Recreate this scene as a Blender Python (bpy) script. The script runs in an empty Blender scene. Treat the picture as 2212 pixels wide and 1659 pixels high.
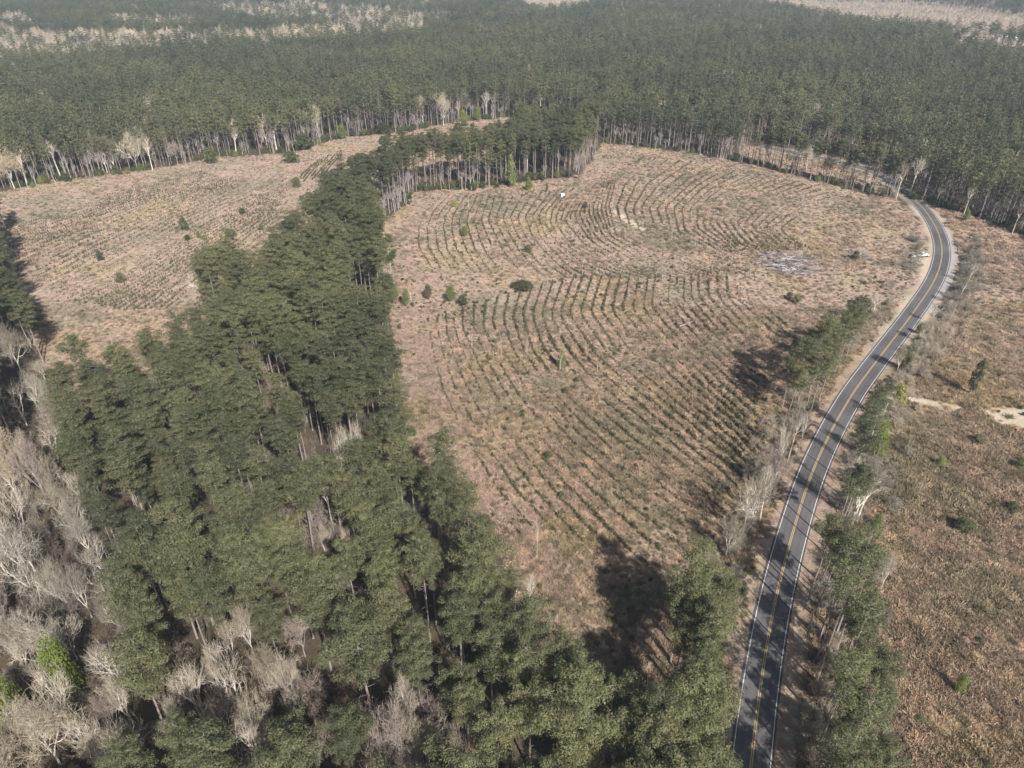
import bpy, math, random
import numpy as np
from mathutils import Vector, Euler

random.seed(7)
rng = np.random.default_rng(11)
scene = bpy.context.scene
COL = scene.collection

# ------------------------------------------------------------------ camera
PITCH = math.radians(32.0)
CAM_H = 125.0
cam_data = bpy.data.cameras.new("camera")
cam_data.sensor_width = 36.0
cam_data.lens = 25.0
cam_data.clip_start = 1.0
cam_data.clip_end = 20000.0
cam = bpy.data.objects.new("camera", cam_data)
cam.location = (0, 0, CAM_H)
cam.rotation_euler = (math.pi / 2 - PITCH, 0, 0)
COL.objects.link(cam)
scene.camera = cam

# ------------------------------------------------------------------ light
SUN_EL = math.radians(41.0)
SHADOW_AZ = math.radians(115.0)          # direction in which the shadows fall
sx, sy = -math.cos(SHADOW_AZ), -math.sin(SHADOW_AZ)   # towards the sun
world = bpy.data.worlds.new("World")
scene.world = world
world.use_nodes = True
nt = world.node_tree
nt.nodes.clear()
out = nt.nodes.new("ShaderNodeOutputWorld")
bg = nt.nodes.new("ShaderNodeBackground")
sky = nt.nodes.new("ShaderNodeTexSky")
sky.sky_type = 'NISHITA'
sky.sun_disc = False
sky.sun_elevation = SUN_EL
sky.sun_rotation = math.atan2(sx, sy)
sky.air_density = 1.3
sky.dust_density = 1.8
bg.inputs[1].default_value = 0.06
nt.links.new(sky.outputs[0], bg.inputs[0])
nt.links.new(bg.outputs[0], out.inputs[0])
sd = bpy.data.lights.new("sun", 'SUN')
sd.energy = 4.9
sd.angle = math.radians(0.6)
sd.color = (1.0, 0.965, 0.935)
sun = bpy.data.objects.new("sun", sd)
d = Vector((-sx * math.cos(SUN_EL), -sy * math.cos(SUN_EL), -math.sin(SUN_EL)))
sun.rotation_euler = d.to_track_quat('-Z', 'Y').to_euler()
sun.location = (0, 0, 300)
COL.objects.link(sun)
scene.view_settings.view_transform = 'Standard'
scene.view_settings.look = 'None'
scene.view_settings.exposure = 0.6
scene.view_settings.gamma = 1.0
scene.view_settings.use_curve_mapping = False
scene.render.engine = 'CYCLES'
scene.cycles.max_bounces = 6
scene.cycles.volume_bounces = 0
scene.cycles.transparent_max_bounces = 8

# ------------------------------------------------------------------ survey: survey sheet units (2212 x 1659) to ground metres
FD, CX, CY = 1536.0, 1106.0, 829.5
CP, SP = math.cos(PITCH), math.sin(PITCH)

def G(x, y):
    u = (x - CX) / FD
    v = (y - CY) / FD
    t = CAM_H / (SP + v * CP)
    return (u * t, (CP - v * SP) * t)

def GP(pts):
    return np.array([G(*p) for p in pts])

def height_for(gy, ytop):
    k = (ytop - CY) / FD
    return CAM_H - gy * (SP + k * CP) / (CP - k * SP)

def depth(x, y, z=0):
    return y * CP + (CAM_H - z) * SP

def proj(x, y, z=0.0):
    zc = y * CP + (CAM_H - z) * SP
    return CX + FD * x / zc, CY + FD * ((CAM_H - z) * CP - y * SP) / zc

def inside(P, poly):
    P = np.asarray(P, float)
    x, y = P[:, 0], P[:, 1]
    r = np.zeros(len(P), bool)
    n = len(poly)
    j = n - 1
    for i in range(n):
        xi, yi = poly[i]
        xj, yj = poly[j]
        c = ((yi > y) != (yj > y)) & (x < (xj - xi) * (y - yi) / (yj - yi + 1e-12) + xi)
        r ^= c
        j = i
    return r

def seg_dist(P, line):
    P = np.asarray(P, float)
    best = np.full(len(P), 1e9)
    side = np.zeros(len(P))
    along = np.zeros(len(P))
    s = 0
    for i in range(len(line) - 1):
        a, b = line[i], line[i + 1]
        u = b - a
        L = np.hypot(*u)
        t = np.clip(((P - a) @ u) / (L * L), 0, 1)
        q = a + t[:, None] * u
        dd = np.hypot(*(P - q).T)
        m = dd < best
        best[m] = dd[m]
        cr = u[0] * (P[:, 1] - a[1]) - u[1] * (P[:, 0] - a[0])
        side[m] = np.sign(cr)[m]
        along[m] = (s + t * L)[m]
        s += L
    return best, side, along

def vnoise(x, y, s, seed=0):
    """smooth value noise, -1..1"""
    x = np.asarray(x, float) / s
    y = np.asarray(y, float) / s
    xi = np.floor(x).astype(np.int64)
    yi = np.floor(y).astype(np.int64)
    fx, fy = x - xi, y - yi
    fx = fx * fx * (3 - 2 * fx)
    fy = fy * fy * (3 - 2 * fy)

    def h(a, b):
        n = (a * 374761393 + b * 668265263 + seed * 974634777) & 0xFFFFFFFF
        n = ((n ^ (n >> 13)) * 1274126177) & 0xFFFFFFFF
        return ((n ^ (n >> 16)) & 0xFFFF) / 32767.5 - 1
    return (h(xi, yi) * (1 - fx) + h(xi + 1, yi) * fx) * (1 - fy) + (h(xi, yi + 1) * (1 - fx) + h(xi + 1, yi + 1) * fx) * fy

# ------------------------------------------------------------------ tagging and linking
def tag(o, label=None, cat=None, group=None, kind=None):
    if label: o["label"] = label
    if cat: o["category"] = cat
    if group: o["group"] = group
    if kind: o["kind"] = kind
    return o

def mesh(name, verts, faces, mats, mi=None, smooth=False):
    me = bpy.data.meshes.new(name)
    if isinstance(verts, np.ndarray) and isinstance(faces, np.ndarray):
        nv, nf, k = len(verts), len(faces), faces.shape[1]
        me.vertices.add(nv)
        me.vertices.foreach_set("co", verts.astype(np.float32).ravel())
        me.loops.add(nf * k)
        me.loops.foreach_set("vertex_index", faces.astype(np.int32).ravel())
        me.polygons.add(nf)
        me.polygons.foreach_set("loop_start", np.arange(0, nf * k, k, dtype=np.int32))
        me.update(calc_edges=True)
    else:
        me.from_pydata([tuple(v) for v in verts], [], [tuple(int(i) for i in f) for f in faces])
    for m in mats:
        me.materials.append(m)
    if mi is not None:
        me.polygons.foreach_set("material_index", np.asarray(mi, np.int32))
    me.polygons.foreach_set("use_smooth", [smooth] * len(me.polygons))
    me.update()
    return me

def link(name, me, loc=(0, 0, 0), rot=0.0, scale=1.0, parent=None):
    o = bpy.data.objects.new(name, me)
    o.location = loc
    o.rotation_euler = rot if isinstance(rot, (tuple, Euler)) else (0, 0, rot)
    o.scale = scale if isinstance(scale, tuple) else (scale,) * 3
    COL.objects.link(o)
    if parent: o.parent = parent
    return o

# ------------------------------------------------------------------ materials
def new_mat(name):
    m = bpy.data.materials.new(name)
    m.use_nodes = True
    t = m.node_tree
    b = t.nodes["Principled BSDF"]
    b.inputs["Roughness"].default_value = 0.9
    b.inputs["Specular IOR Level"].default_value = 0.15
    return m, t, b

def ramp(t, stops):
    r = t.nodes.new("ShaderNodeValToRGB")
    e = r.color_ramp.elements
    while len(e) < len(stops): e.new(0.5)
    for k, (p, c) in enumerate(stops):
        e[k].position = p
        e[k].color = (*c, 1)
    return r

def noise(t, scale, detail=3, rough=0.55, coord=None):
    n = t.nodes.new("ShaderNodeTexNoise")
    n.inputs["Scale"].default_value = scale
    n.inputs["Detail"].default_value = detail
    n.inputs["Roughness"].default_value = rough
    if coord is None:
        g = t.nodes.new("ShaderNodeNewGeometry")
        coord = g.outputs["Position"]
    t.links.new(coord, n.inputs["Vector"])
    return n

def mixc(t, fac, a, b, mode='MIX'):
    m = t.nodes.new("ShaderNodeMix")
    m.data_type = 'RGBA'
    m.blend_type = mode
    for s, v in ((m.inputs[0], fac), (m.inputs[6], a), (m.inputs[7], b)):
        if isinstance(v, (int, float)): s.default_value = v
        elif isinstance(v, tuple): s.default_value = (*v, 1)
        else: t.links.new(v, s)
    return m.outputs[2]

def leaf_mat(name, c1, c2, c3, trans=0.25, nscale=0.25, spec=0.3):
    """foliage: colour varies per plant and slightly within it"""
    m, t, b = new_mat(name)
    oi = t.nodes.new("ShaderNodeObjectInfo")
    r = ramp(t, [(0.0, c1), (0.5, c2), (1.0, c3)])
    n = noise(t, nscale, 2)
    ma = t.nodes.new("ShaderNodeMath"); ma.operation = 'MULTIPLY_ADD'
    t.links.new(n.outputs[0], ma.inputs[0]); ma.inputs[1].default_value = 0.9; ma.inputs[2].default_value = -0.45
    ad = t.nodes.new("ShaderNodeMath"); ad.operation = 'ADD'; ad.use_clamp = True
    t.links.new(oi.outputs["Random"], ad.inputs[0]); t.links.new(ma.outputs[0], ad.inputs[1])
    t.links.new(ad.outputs[0], r.inputs[0])
    n2 = noise(t, 0.012, 3)
    r2 = ramp(t, [(0.38, (0.76, 0.77, 0.8)), (0.62, (1.22, 1.18, 1.1))])
    t.links.new(n2.outputs[0], r2.inputs[0])
    r_ = mixc(t, 1.0, r.outputs[0], r2.outputs[0], 'MULTIPLY')
    t.links.new(r_, b.inputs["Base Color"])
    b.inputs["Roughness"].default_value = 0.55
    b.inputs["Specular IOR Level"].default_value = spec
    if trans:
        tr = t.nodes.new("ShaderNodeBsdfTranslucent")
        t.links.new(r.outputs[0], tr.inputs[0])
        mx = t.nodes.new("ShaderNodeMixShader"); mx.inputs[0].default_value = trans
        t.links.new(b.outputs[0], mx.inputs[1]); t.links.new(tr.outputs[0], mx.inputs[2])
        t.links.new(mx.outputs[0], t.nodes["Material Output"].inputs[0])
    return m

def plain(name, c1, c2=None, scale=1.0, rough=0.9, metal=0.0, spec=None):
    m, t, b = new_mat(name)
    if c2 is None:
        c2 = tuple(v * 0.85 for v in c1)
    n = noise(t, scale, 4)
    r = ramp(t, [(0.3, c1), (0.7, c2)])
    t.links.new(n.outputs[0], r.inputs[0])
    t.links.new(r.outputs[0], b.inputs["Base Color"])
    b.inputs["Roughness"].default_value = rough
    b.inputs["Metallic"].default_value = metal
    if spec is not None: b.inputs["Specular IOR Level"].default_value = spec
    return m

M = {}
M['needle'] = leaf_mat("pine_needles", (0.09, 0.101, 0.051), (0.12, 0.129, 0.063), (0.157, 0.156, 0.077), 0.25, spec=0.3)
M['needle_road'] = leaf_mat("roadside_needles", (0.112, 0.13, 0.06), (0.135, 0.152, 0.066), (0.16, 0.168, 0.078), 0.3, spec=0.35)
M['needle_light'] = leaf_mat("light_needles", (0.13, 0.17, 0.055), (0.16, 0.19, 0.065), (0.18, 0.2, 0.08), 0.3)
M['sapling'] = leaf_mat("sapling_needles", (0.075, 0.076, 0.036), (0.105, 0.098, 0.047), (0.15, 0.135, 0.07), 0.15)
M['lime'] = leaf_mat("lime_leaves", (0.19, 0.26, 0.04), (0.22, 0.29, 0.05), (0.27, 0.32, 0.08), 0.35)
M['spring'] = leaf_mat("spring_leaves", (0.15, 0.2, 0.05), (0.19, 0.23, 0.06), (0.24, 0.27, 0.09), 0.3)
M['gold'] = leaf_mat("golden_grass", (0.42, 0.33, 0.22), (0.48, 0.37, 0.23), (0.54, 0.43, 0.28), 0.25, spec=.1)
M['shrub'] = leaf_mat("shrub_leaves", (0.06, 0.08, 0.03), (0.085, 0.105, 0.038), (0.13, 0.145, 0.055), 0.25)
M['yellow'] = leaf_mat("yellow_leaves", (0.3, 0.3, 0.07), (0.34, 0.32, 0.1), (0.3, 0.34, 0.08), 0.3)
M['bark'] = plain("pine_bark", (0.22, 0.18, 0.15), (0.32, 0.275, 0.24), 0.8)
M['pale_bark'] = plain("pale_bark", (0.74, 0.68, 0.59), (0.54, 0.48, 0.4), 0.5)
M['grey_bark'] = plain("grey_bark", (0.38, 0.34, 0.31), (0.25, 0.23, 0.21), 0.5)
M['twig'] = leaf_mat("twigs", (0.28, 0.24, 0.185), (0.37, 0.325, 0.255), (0.45, 0.405, 0.325), 0.0, spec=.1)
M['tan_twig'] = leaf_mat("budding_twigs", (0.5, 0.41, 0.29), (0.52, 0.44, 0.32), (0.56, 0.49, 0.36), 0.2)
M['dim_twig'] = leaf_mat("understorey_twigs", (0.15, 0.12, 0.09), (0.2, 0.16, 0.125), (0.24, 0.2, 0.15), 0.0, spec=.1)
M['pink_twig'] = leaf_mat("pinkish_twigs", (0.28, 0.23, 0.2), (0.34, 0.285, 0.245), (0.37, 0.32, 0.275), 0.0, spec=.1)

# dry brush: colour changes over the field in patches
def field_ramp(t, gain=1.0):
    g = lambda c: tuple(min(0.9, v * gain) for v in c)
    n = noise(t, 0.022, 4, 0.6)
    r = ramp(t, [(0.30, g((0.3, 0.265, 0.195))), (0.40, g((0.36, 0.315, 0.24))), (0.50, g((0.44, 0.348, 0.288))), (0.60, g((0.42, 0.35, 0.255))), (0.70, g((0.44, 0.36, 0.25))), (0.8, g((0.35, 0.31, 0.2)))])
    t.links.new(n.outputs[0], r.inputs[0])
    n3 = noise(t, 0.13, 3, 0.6)
    r3 = ramp(t, [(0.3, (0.74, 0.76, 0.7)), (0.5, (1.0, 1.0, 1.0)), (0.7, (1.16, 1.12, 1.12))])
    t.links.new(n3.outputs[0], r3.inputs[0])
    c = mixc(t, 1.0, r.outputs[0], r3.outputs[0], 'MULTIPLY')
    # brush and ground are tinted more olive in the nearer part, paler farther off
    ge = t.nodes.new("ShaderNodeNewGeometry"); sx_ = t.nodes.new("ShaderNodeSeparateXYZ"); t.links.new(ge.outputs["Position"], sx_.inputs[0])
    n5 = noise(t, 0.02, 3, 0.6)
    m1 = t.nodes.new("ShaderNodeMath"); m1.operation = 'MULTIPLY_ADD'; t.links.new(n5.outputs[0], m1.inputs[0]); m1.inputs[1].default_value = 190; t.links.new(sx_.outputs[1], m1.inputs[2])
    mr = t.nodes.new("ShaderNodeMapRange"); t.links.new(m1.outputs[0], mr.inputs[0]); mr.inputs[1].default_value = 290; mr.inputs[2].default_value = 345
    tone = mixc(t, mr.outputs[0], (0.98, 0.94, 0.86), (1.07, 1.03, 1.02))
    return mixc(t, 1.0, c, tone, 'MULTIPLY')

def brush_mat(name, gain=1.0):
    m, t, b = new_mat(name)
    base = field_ramp(t, gain)
    oi = t.nodes.new("ShaderNodeObjectInfo")
    r = ramp(t, [(0.0, (0.42, 0.43, 0.38)), (0.25, (0.8, 0.8, 0.75)), (0.75, (1.12, 1.1, 1.04)), (1.0, (1.5, 1.44, 1.36))])
    t.links.new(oi.outputs["Random"], r.inputs[0])
    c = mixc(t, 1.0, base, r.outputs[0], 'MULTIPLY')
    t.links.new(c, b.inputs["Base Color"])
    b.inputs["Roughness"].default_value = 1.0
    tr = t.nodes.new("ShaderNodeBsdfTranslucent")
    t.links.new(c, tr.inputs[0])
    mx = t.nodes.new("ShaderNodeMixShader"); mx.inputs[0].default_value = 0.25
    t.links.new(b.outputs[0], mx.inputs[1]); t.links.new(tr.outputs[0], mx.inputs[2])
    t.links.new(mx.outputs[0], t.nodes["Material Output"].inputs[0])
    return m
M['brush'] = brush_mat("dry_brush", 1.0)

# ground: zones carried by a colour attribute (R clearing, G red dirt, B sand)
m, t, b = new_mat("ground")
at = t.nodes.new("ShaderNodeAttribute"); at.attribute_name = "zone"
sep = t.nodes.new("ShaderNodeSeparateColor"); t.links.new(at.outputs["Color"], sep.inputs[0])
field = field_ramp(t, 0.85)
nf = noise(t, 0.9, 5, 0.7)
rf = ramp(t, [(0.25, (0.45, 0.43, 0.4)), (0.5, (0.9, 0.88, 0.85)), (0.75, (1.3, 1.25, 1.2))])
t.links.new(nf.outputs[0], rf.inputs[0])
field = mixc(t, 1.0, field, rf.outputs[0], 'MULTIPLY')
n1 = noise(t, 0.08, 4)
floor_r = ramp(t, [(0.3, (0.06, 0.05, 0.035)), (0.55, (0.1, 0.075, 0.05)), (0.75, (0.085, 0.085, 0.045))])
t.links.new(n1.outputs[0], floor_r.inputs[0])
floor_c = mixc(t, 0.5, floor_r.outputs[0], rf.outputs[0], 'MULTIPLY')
n2 = noise(t, 0.5, 4)
red_r = ramp(t, [(0.3, (0.2, 0.14, 0.1)), (0.45, (0.3, 0.21, 0.155)), (0.6, (0.34, 0.27, 0.19)), (0.75, (0.45, 0.36, 0.28))])
t.links.new(n2.outputs[0], red_r.inputs[0])
sand_r = ramp(t, [(0.3, (0.42, 0.335, 0.24)), (0.7, (0.52, 0.44, 0.34))])
t.links.new(n2.outputs[0], sand_r.inputs[0])
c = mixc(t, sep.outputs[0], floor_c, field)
c = mixc(t, sep.outputs[1], c, red_r.outputs[0])
c = mixc(t, sep.outputs[2], c, sand_r.outputs[0])
t.links.new(c, b.inputs["Base Color"])
b.inputs["Roughness"].default_value = 1.0
bp = t.nodes.new("ShaderNodeBump"); bp.inputs["Strength"].default_value = 0.7; bp.inputs["Distance"].default_value = 0.5
t.links.new(nf.outputs[0], bp.inputs["Height"]); t.links.new(bp.outputs[0], b.inputs["Normal"])
M['ground'] = m

m, t, b = new_mat("asphalt")
n1 = noise(t, 0.12, 4); n2 = noise(t, 6.0, 2)
r1 = ramp(t, [(0.3, (0.098, 0.092, 0.092)), (0.7, (0.128, 0.121, 0.119))])
t.links.new(n1.outputs[0], r1.inputs[0])
r2 = ramp(t, [(0.3, (0.85, 0.85, 0.85)), (0.7, (1.1, 1.1, 1.1))])
t.links.new(n2.outputs[0], r2.inputs[0])
ac = t.nodes.new("ShaderNodeAttribute"); ac.attribute_name = "across"
r3_ = ramp(t, [(0.0, (0.8, 0.78, 0.76)), (0.08, (1.02, 1.0, 0.98)), (0.16, (1.08, 1.06, 1.04)), (0.24, (0.9, 0.9, 0.9)), (0.34, (1.06, 1.05, 1.04)), (0.42, (0.9, 0.9, 0.9)), (0.5, (1.05, 1.04, 1.02)), (0.58, (0.9, 0.9, 0.9)), (0.66, (1.06, 1.05, 1.04)), (0.76, (0.9, 0.9, 0.9)), (0.85, (1.08, 1.06, 1.04)), (1.0, (0.8, 0.78, 0.76))])
t.links.new(ac.outputs["Fac"], r3_.inputs[0])
c_ = mixc(t, 1.0, r1.outputs[0], r2.outputs[0], 'MULTIPLY')
n4 = noise(t, 0.035, 3)
r4_ = ramp(t, [(0.4, (0.9, 0.9, 0.9)), (0.6, (1.1, 1.1, 1.1))])
t.links.new(n4.outputs[0], r4_.inputs[0])
c_ = mixc(t, 1.0, c_, r4_.outputs[0], 'MULTIPLY')
t.links.new(mixc(t, 1.0, c_, r3_.outputs[0], 'MULTIPLY'), b.inputs["Base Color"])
b.inputs["Roughness"].default_value = 0.85
M['asphalt'] = m
M['white_line'] = plain("white_road_paint", (0.72, 0.71, 0.68), (0.5, 0.49, 0.47), 0.9)
M['yellow_line'] = plain("yellow_road_paint", (0.52, 0.36, 0.13), (0.42, 0.31, 0.15), 0.5)
M['gravel'] = plain("gravel", (0.42, 0.38, 0.34), (0.3, 0.27, 0.24), 0.9)
M['log'] = plain("weathered_log", (0.52, 0.48, 0.46), (0.28, 0.265, 0.26), 0.3)
M['grey_log'] = plain("grey_log", (0.24, 0.225, 0.225), (0.13, 0.125, 0.125), 0.3)
M['white_paint'] = plain("white_paint", (0.8, 0.81, 0.8), (0.76, 0.77, 0.77), 2, 0.35, spec=0.5)
M['glass'] = plain("dark_glass", (0.03, 0.035, 0.04), (0.04, 0.045, 0.05), 2, 0.1, spec=0.6)
M['rubber'] = plain("black_rubber", (0.03, 0.03, 0.03), (0.04, 0.04, 0.04), 2, 0.8)
M['dark'] = plain("dark_matte", (0.04, 0.05, 0.05), (0.06, 0.06, 0.06), 2, 0.8)
M['wood'] = plain("timber", (0.3, 0.22, 0.14), (0.24, 0.18, 0.12), 2)
M['roof_white'] = plain("white_metal_roof", (0.82, 0.83, 0.85), (0.75, 0.76, 0.78), 0.3, 0.4)
M['siding'] = plain("pale_siding", (0.65, 0.64, 0.6), (0.6, 0.58, 0.55), 0.3)

# ------------------------------------------------------------------ road geometry (survey points of both edge lines, in photo-sheet thirds)
def tr(pts, x0, y0, s):
    return [((x0 + a / s) / 1.38879, (y0 + b_ / s) / 1.38879) for a, b_ in pts]
Lp = tr([(400,150),(530,270),(640,380),(740,530),(820,670),(880,840),(905,960),(908,1080),(890,1200),(850,1340),(790,1490)],2640,560,5.53)+tr([(1180,0),(1030,210),(840,460),(560,810),(300,1140),(150,1340)],2480,860,4.1475)+tr([(975,0),(790,270),(640,540),(530,760),(420,980),(300,1290)],2300,1160,4.1475)+tr([(890,0),(745,440),(600,930),(520,1250)],2150,1500,4.1475)+tr([(425,0),(325,580),(240,1120),(175,1659)],2150,1904,4.1475)
Lg = GP(Lp)
# centreline: left edge line shifted by 3.3 m to the right, resampled and smoothed
far_pts = GP([(1640, 318), (1720, 333), (1800, 350), (1855, 362), (1890, 376)])
Lg = np.vstack([far_pts, Lg])
near_dir = Lg[-1] - Lg[-2]; near_dir /= np.hypot(*near_dir)
Lg = np.vstack([Lg, Lg[-1] + near_dir * 40, Lg[-1] + near_dir * 90])

def resample(P, step):
    s = np.r_[0, np.cumsum(np.hypot(*np.diff(P, axis=0).T))]
    n = int(s[-1] / step) + 1
    q = np.linspace(0, s[-1], n)
    return np.c_[np.interp(q, s, P[:, 0]), np.interp(q, s, P[:, 1])]

def smooth(P, k):
    for _ in range(k):
        Q = P.copy()
        Q[1:-1] = (P[:-2] + 2 * P[1:-1] + P[2:]) / 4
        P = Q
    return P

def offset(P, dd):
    T = np.gradient(P, axis=0)
    T /= np.hypot(*T.T)[:, None]
    N = np.c_[-T[:, 1], T[:, 0]]          # left of travel direction
    return P + N * dd
Lg = smooth(resample(Lg, 3.0), 14)
# points run from far to near: right of the picture is the left of travel
ROAD = smooth(offset(Lg, 3.3), 6)

# ------------------------------------------------------------------ zones in ground metres
CLEAR_B = GP([(817,480),(861,457),(894,417),(1011,410),(1151,390),(1231,383),(1262,372),(1301,312),(1475,330),(1641,360),(1751,392),(1841,413),(1941,433),
              (1985,480),(2010,560),(1990,640),(1900,730),(1800,870),(1700,1100),(1625,1400),(1570,1700),(1540,2300),(1250,2300),(1290,1700),(1290,1570),(1210,1480),(1160,1440),(1120,1340),(1085,1190),(905,1060),(868,860),(840,660)])
CLEAR_A = GP([(-250,480),(30,410),(117,388),(210,378),(300,370),(390,357),(470,340),(560,338),(640,330),(700,308),(737,297),(854,287),(970,267),(1104,253),(1118,264),(1125,300),(1095,345),(1052,370),(960,380),(890,386),(825,412),(745,448),(650,580),(600,650),(447,670),(455,790),(370,820),(290,855),(190,880),(150,850),(95,800),(60,700),(20,600),(-30,540)])
CLEAR_C = GP([(1975,440),(2040,452),(2120,480),(2212,512),(2500,620),(3200,900),(2900,2300),(1700,2300),(1720,1700),(1745,1400),(1790,1200),(1850,1000),(1960,800),(2060,640),(2075,540),(2020,470)])
FAR_FIELDS = [GP([(1640,0),(1800,4),(1960,6),(2120,24),(2290,50),(2290,104),(2170,104),(2010,90),(1880,80),(1740,54),(1650,30)]),
              GP([(2030,96),(2120,103),(2290,134),(2290,172),(2150,148),(2050,130)]),
              GP([(1085,-4),(1285,-6),(1270,36),(1170,48),(1130,34)]),
              GP([(300,-8),(430,-8),(420,14),(310,14)])]
CORRIDOR = GP([(1600,312),(1680,324),(1760,342),(1880,366),(1930,398),(1905,418),(1840,404),(1750,384),(1650,352),(1600,335)])
PINK = GP([(850,660),(900,680),(960,780),(1000,900),(1080,1000),(1160,1100),(1180,1250),(1120,1300),(1060,1150),(900,1000),(860,850)])
SAND = [GP([(1945,850),(1985,852),(2050,870),(2090,884),(2060,890),(2000,872),(1950,860)]),
        GP([(2115,884),(2180,880),(2300,893),(2300,935),(2200,930),(2150,912)]),
        GP([(1318,455),(1330,455),(1395,492),(1385,500),(1350,480)]),
        GP([(1975,562),(2020,552),(2018,590),(2000,640),(1960,690),(1950,685),(1985,630),(1990,585)]),
        GP([(1868,374),(1888,372),(1912,392),(1905,402),(1872,392)]),
        GP([(560,600),(600,610),(640,650),(600,660),(560,640)])]
FAR_TRACK = GP([(1700, 336), (1660, 330), (1620, 322), (1570, 312)])
GAP_LINE = GP([(1690, 205), (1740, 222), (1800, 250), (1850, 285), (1878, 330)])

def zone_values(P):
    wob = np.c_[vnoise(P[:, 0], P[:, 1], 9, 1) * 2.2, vnoise(P[:, 0], P[:, 1], 9, 2) * 2.2]
    Q = P + wob
    clear = inside(Q, CLEAR_A) | inside(Q, CLEAR_B) | inside(Q, CLEAR_C) | inside(Q, CORRIDOR)
    for f in FAR_FIELDS:
        clear |= inside(Q, f)
    sand = np.zeros(len(P), bool)
    for f in SAND:
        sand |= inside(P + wob * 0.35, f)
    return clear, sand

def edge(a, b_, step):
    return np.arange(a, b_ + 0.01, step)
gx = np.unique(np.r_[np.array([-9000, -6000, -4000, -3000]), edge(-2400, -300, 60), edge(-300, -160, 6), edge(-160, 220, 1.7), edge(220, 340, 6), edge(340, 2400, 60), np.array([3000, 4000, 6000, 9000])])
gy = np.unique(np.r_[np.array([-800, -400, -200]), edge(-150, 40, 10), edge(40, 420, 1.9), edge(420, 700, 8), edge(700, 2600, 30), np.array([3000, 3600, 4500, 6500, 9500])])

def ground_z(x, y):
    P = np.c_[np.ravel(x), np.ravel(y)]
    near = (P[:, 1] < 520) & (np.abs(P[:, 0]) < 400)
    dd = np.full(len(P), 99.0)
    if near.any():
        dd[near] = seg_dist(P[near], ROAD[::3])[0]
    k = np.clip((dd - 6.5) / 10, 0, 1)
    z = vnoise(P[:, 0], P[:, 1], 40, 5) * 0.8 + vnoise(P[:, 0], P[:, 1], 11, 6) * 0.35
    return z * k - 0.02 - 0.02 * k
XX, YY = np.meshgrid(gx, gy)
P = np.c_[XX.ravel(), YY.ravel()]
Z = ground_z(P[:, 0], P[:, 1])
V = np.c_[P, Z]
nx, ny = len(gx), len(gy)
ii = np.arange(nx * ny).reshape(ny, nx)
F = np.stack([ii[:-1, :-1].ravel(), ii[:-1, 1:].ravel(), ii[1:, 1:].ravel(), ii[1:, :-1].ravel()], 1)
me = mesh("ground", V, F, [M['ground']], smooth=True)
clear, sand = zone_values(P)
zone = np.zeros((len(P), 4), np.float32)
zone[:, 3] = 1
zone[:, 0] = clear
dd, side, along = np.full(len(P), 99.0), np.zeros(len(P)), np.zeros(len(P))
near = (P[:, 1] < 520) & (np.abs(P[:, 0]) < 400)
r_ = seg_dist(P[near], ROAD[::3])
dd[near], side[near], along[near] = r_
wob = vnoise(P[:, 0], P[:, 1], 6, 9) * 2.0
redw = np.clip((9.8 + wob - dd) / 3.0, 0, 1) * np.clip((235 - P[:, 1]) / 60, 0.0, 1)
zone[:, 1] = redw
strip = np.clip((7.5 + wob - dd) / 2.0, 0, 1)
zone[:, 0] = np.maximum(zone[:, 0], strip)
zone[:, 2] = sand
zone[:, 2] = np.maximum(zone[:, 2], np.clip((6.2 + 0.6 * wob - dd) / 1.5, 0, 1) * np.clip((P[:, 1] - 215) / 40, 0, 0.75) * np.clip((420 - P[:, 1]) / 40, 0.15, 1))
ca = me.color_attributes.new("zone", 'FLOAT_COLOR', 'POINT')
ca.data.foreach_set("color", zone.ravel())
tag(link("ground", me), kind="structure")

# ------------------------------------------------------------------ road
def ribbon(name, P, w0, w1, z, mat, parent=None, kind=None):
    """strip between offsets w0 and w1 from the line P"""
    A, B = offset(P, w0), offset(P, w1)
    n = len(P)
    V = np.vstack([np.c_[A, np.full(n, z)], np.c_[B, np.full(n, z)]])
    i = np.arange(n - 1)
    F = np.stack([i, i + 1, i + 1 + n, i + n], 1) if w1 < w0 else np.stack([i, i + n, i + 1 + n, i + 1], 1)
    o = link(name, mesh(name, V, F, [mat]), parent=parent)
    if kind: o["kind"] = kind
    return o
# slab with real thickness
def slab(name, P, w0, w1, z0, z1, mat):
    A, B = offset(P, w0), offset(P, w1)
    n = len(P)
    V = np.vstack([np.c_[A, np.full(n, z1)], np.c_[B, np.full(n, z1)], np.c_[A, np.full(n, z0)], np.c_[B, np.full(n, z0)]])
    i = np.arange(n - 1)
    F = np.vstack([np.stack([i, i + n, i + 1 + n, i + 1], 1), np.stack([i, i + 1, i + 1 + 2 * n, i + 2 * n], 1), np.stack([i + n, i + 3 * n, i + 1 + 3 * n, i + 1 + n], 1)])
    return link(name, mesh(name, V, F, [mat]))
road = slab("road", ROAD, -3.85, 3.75, -0.06, 0.03, M['asphalt'])
road["kind"] = "structure"
nn_ = len(ROAD)
at_ = road.data.attributes.new("across", 'FLOAT', 'POINT')
at_.data.foreach_set("value", np.r_[np.zeros(nn_), np.ones(nn_), np.zeros(nn_), np.ones(nn_)].astype(np.float32))
ribbon("edge_line", ROAD, -3.34, -3.19, 0.036, M['white_line'], road)
ribbon("edge_line", ROAD, 3.19, 3.34, 0.036, M['white_line'], road)
ribbon("centre_line", ROAD, -0.25, -0.09, 0.036, M['yellow_line'], road)
ribbon("centre_line", ROAD, 0.09, 0.25, 0.036, M['yellow_line'], road)
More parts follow.
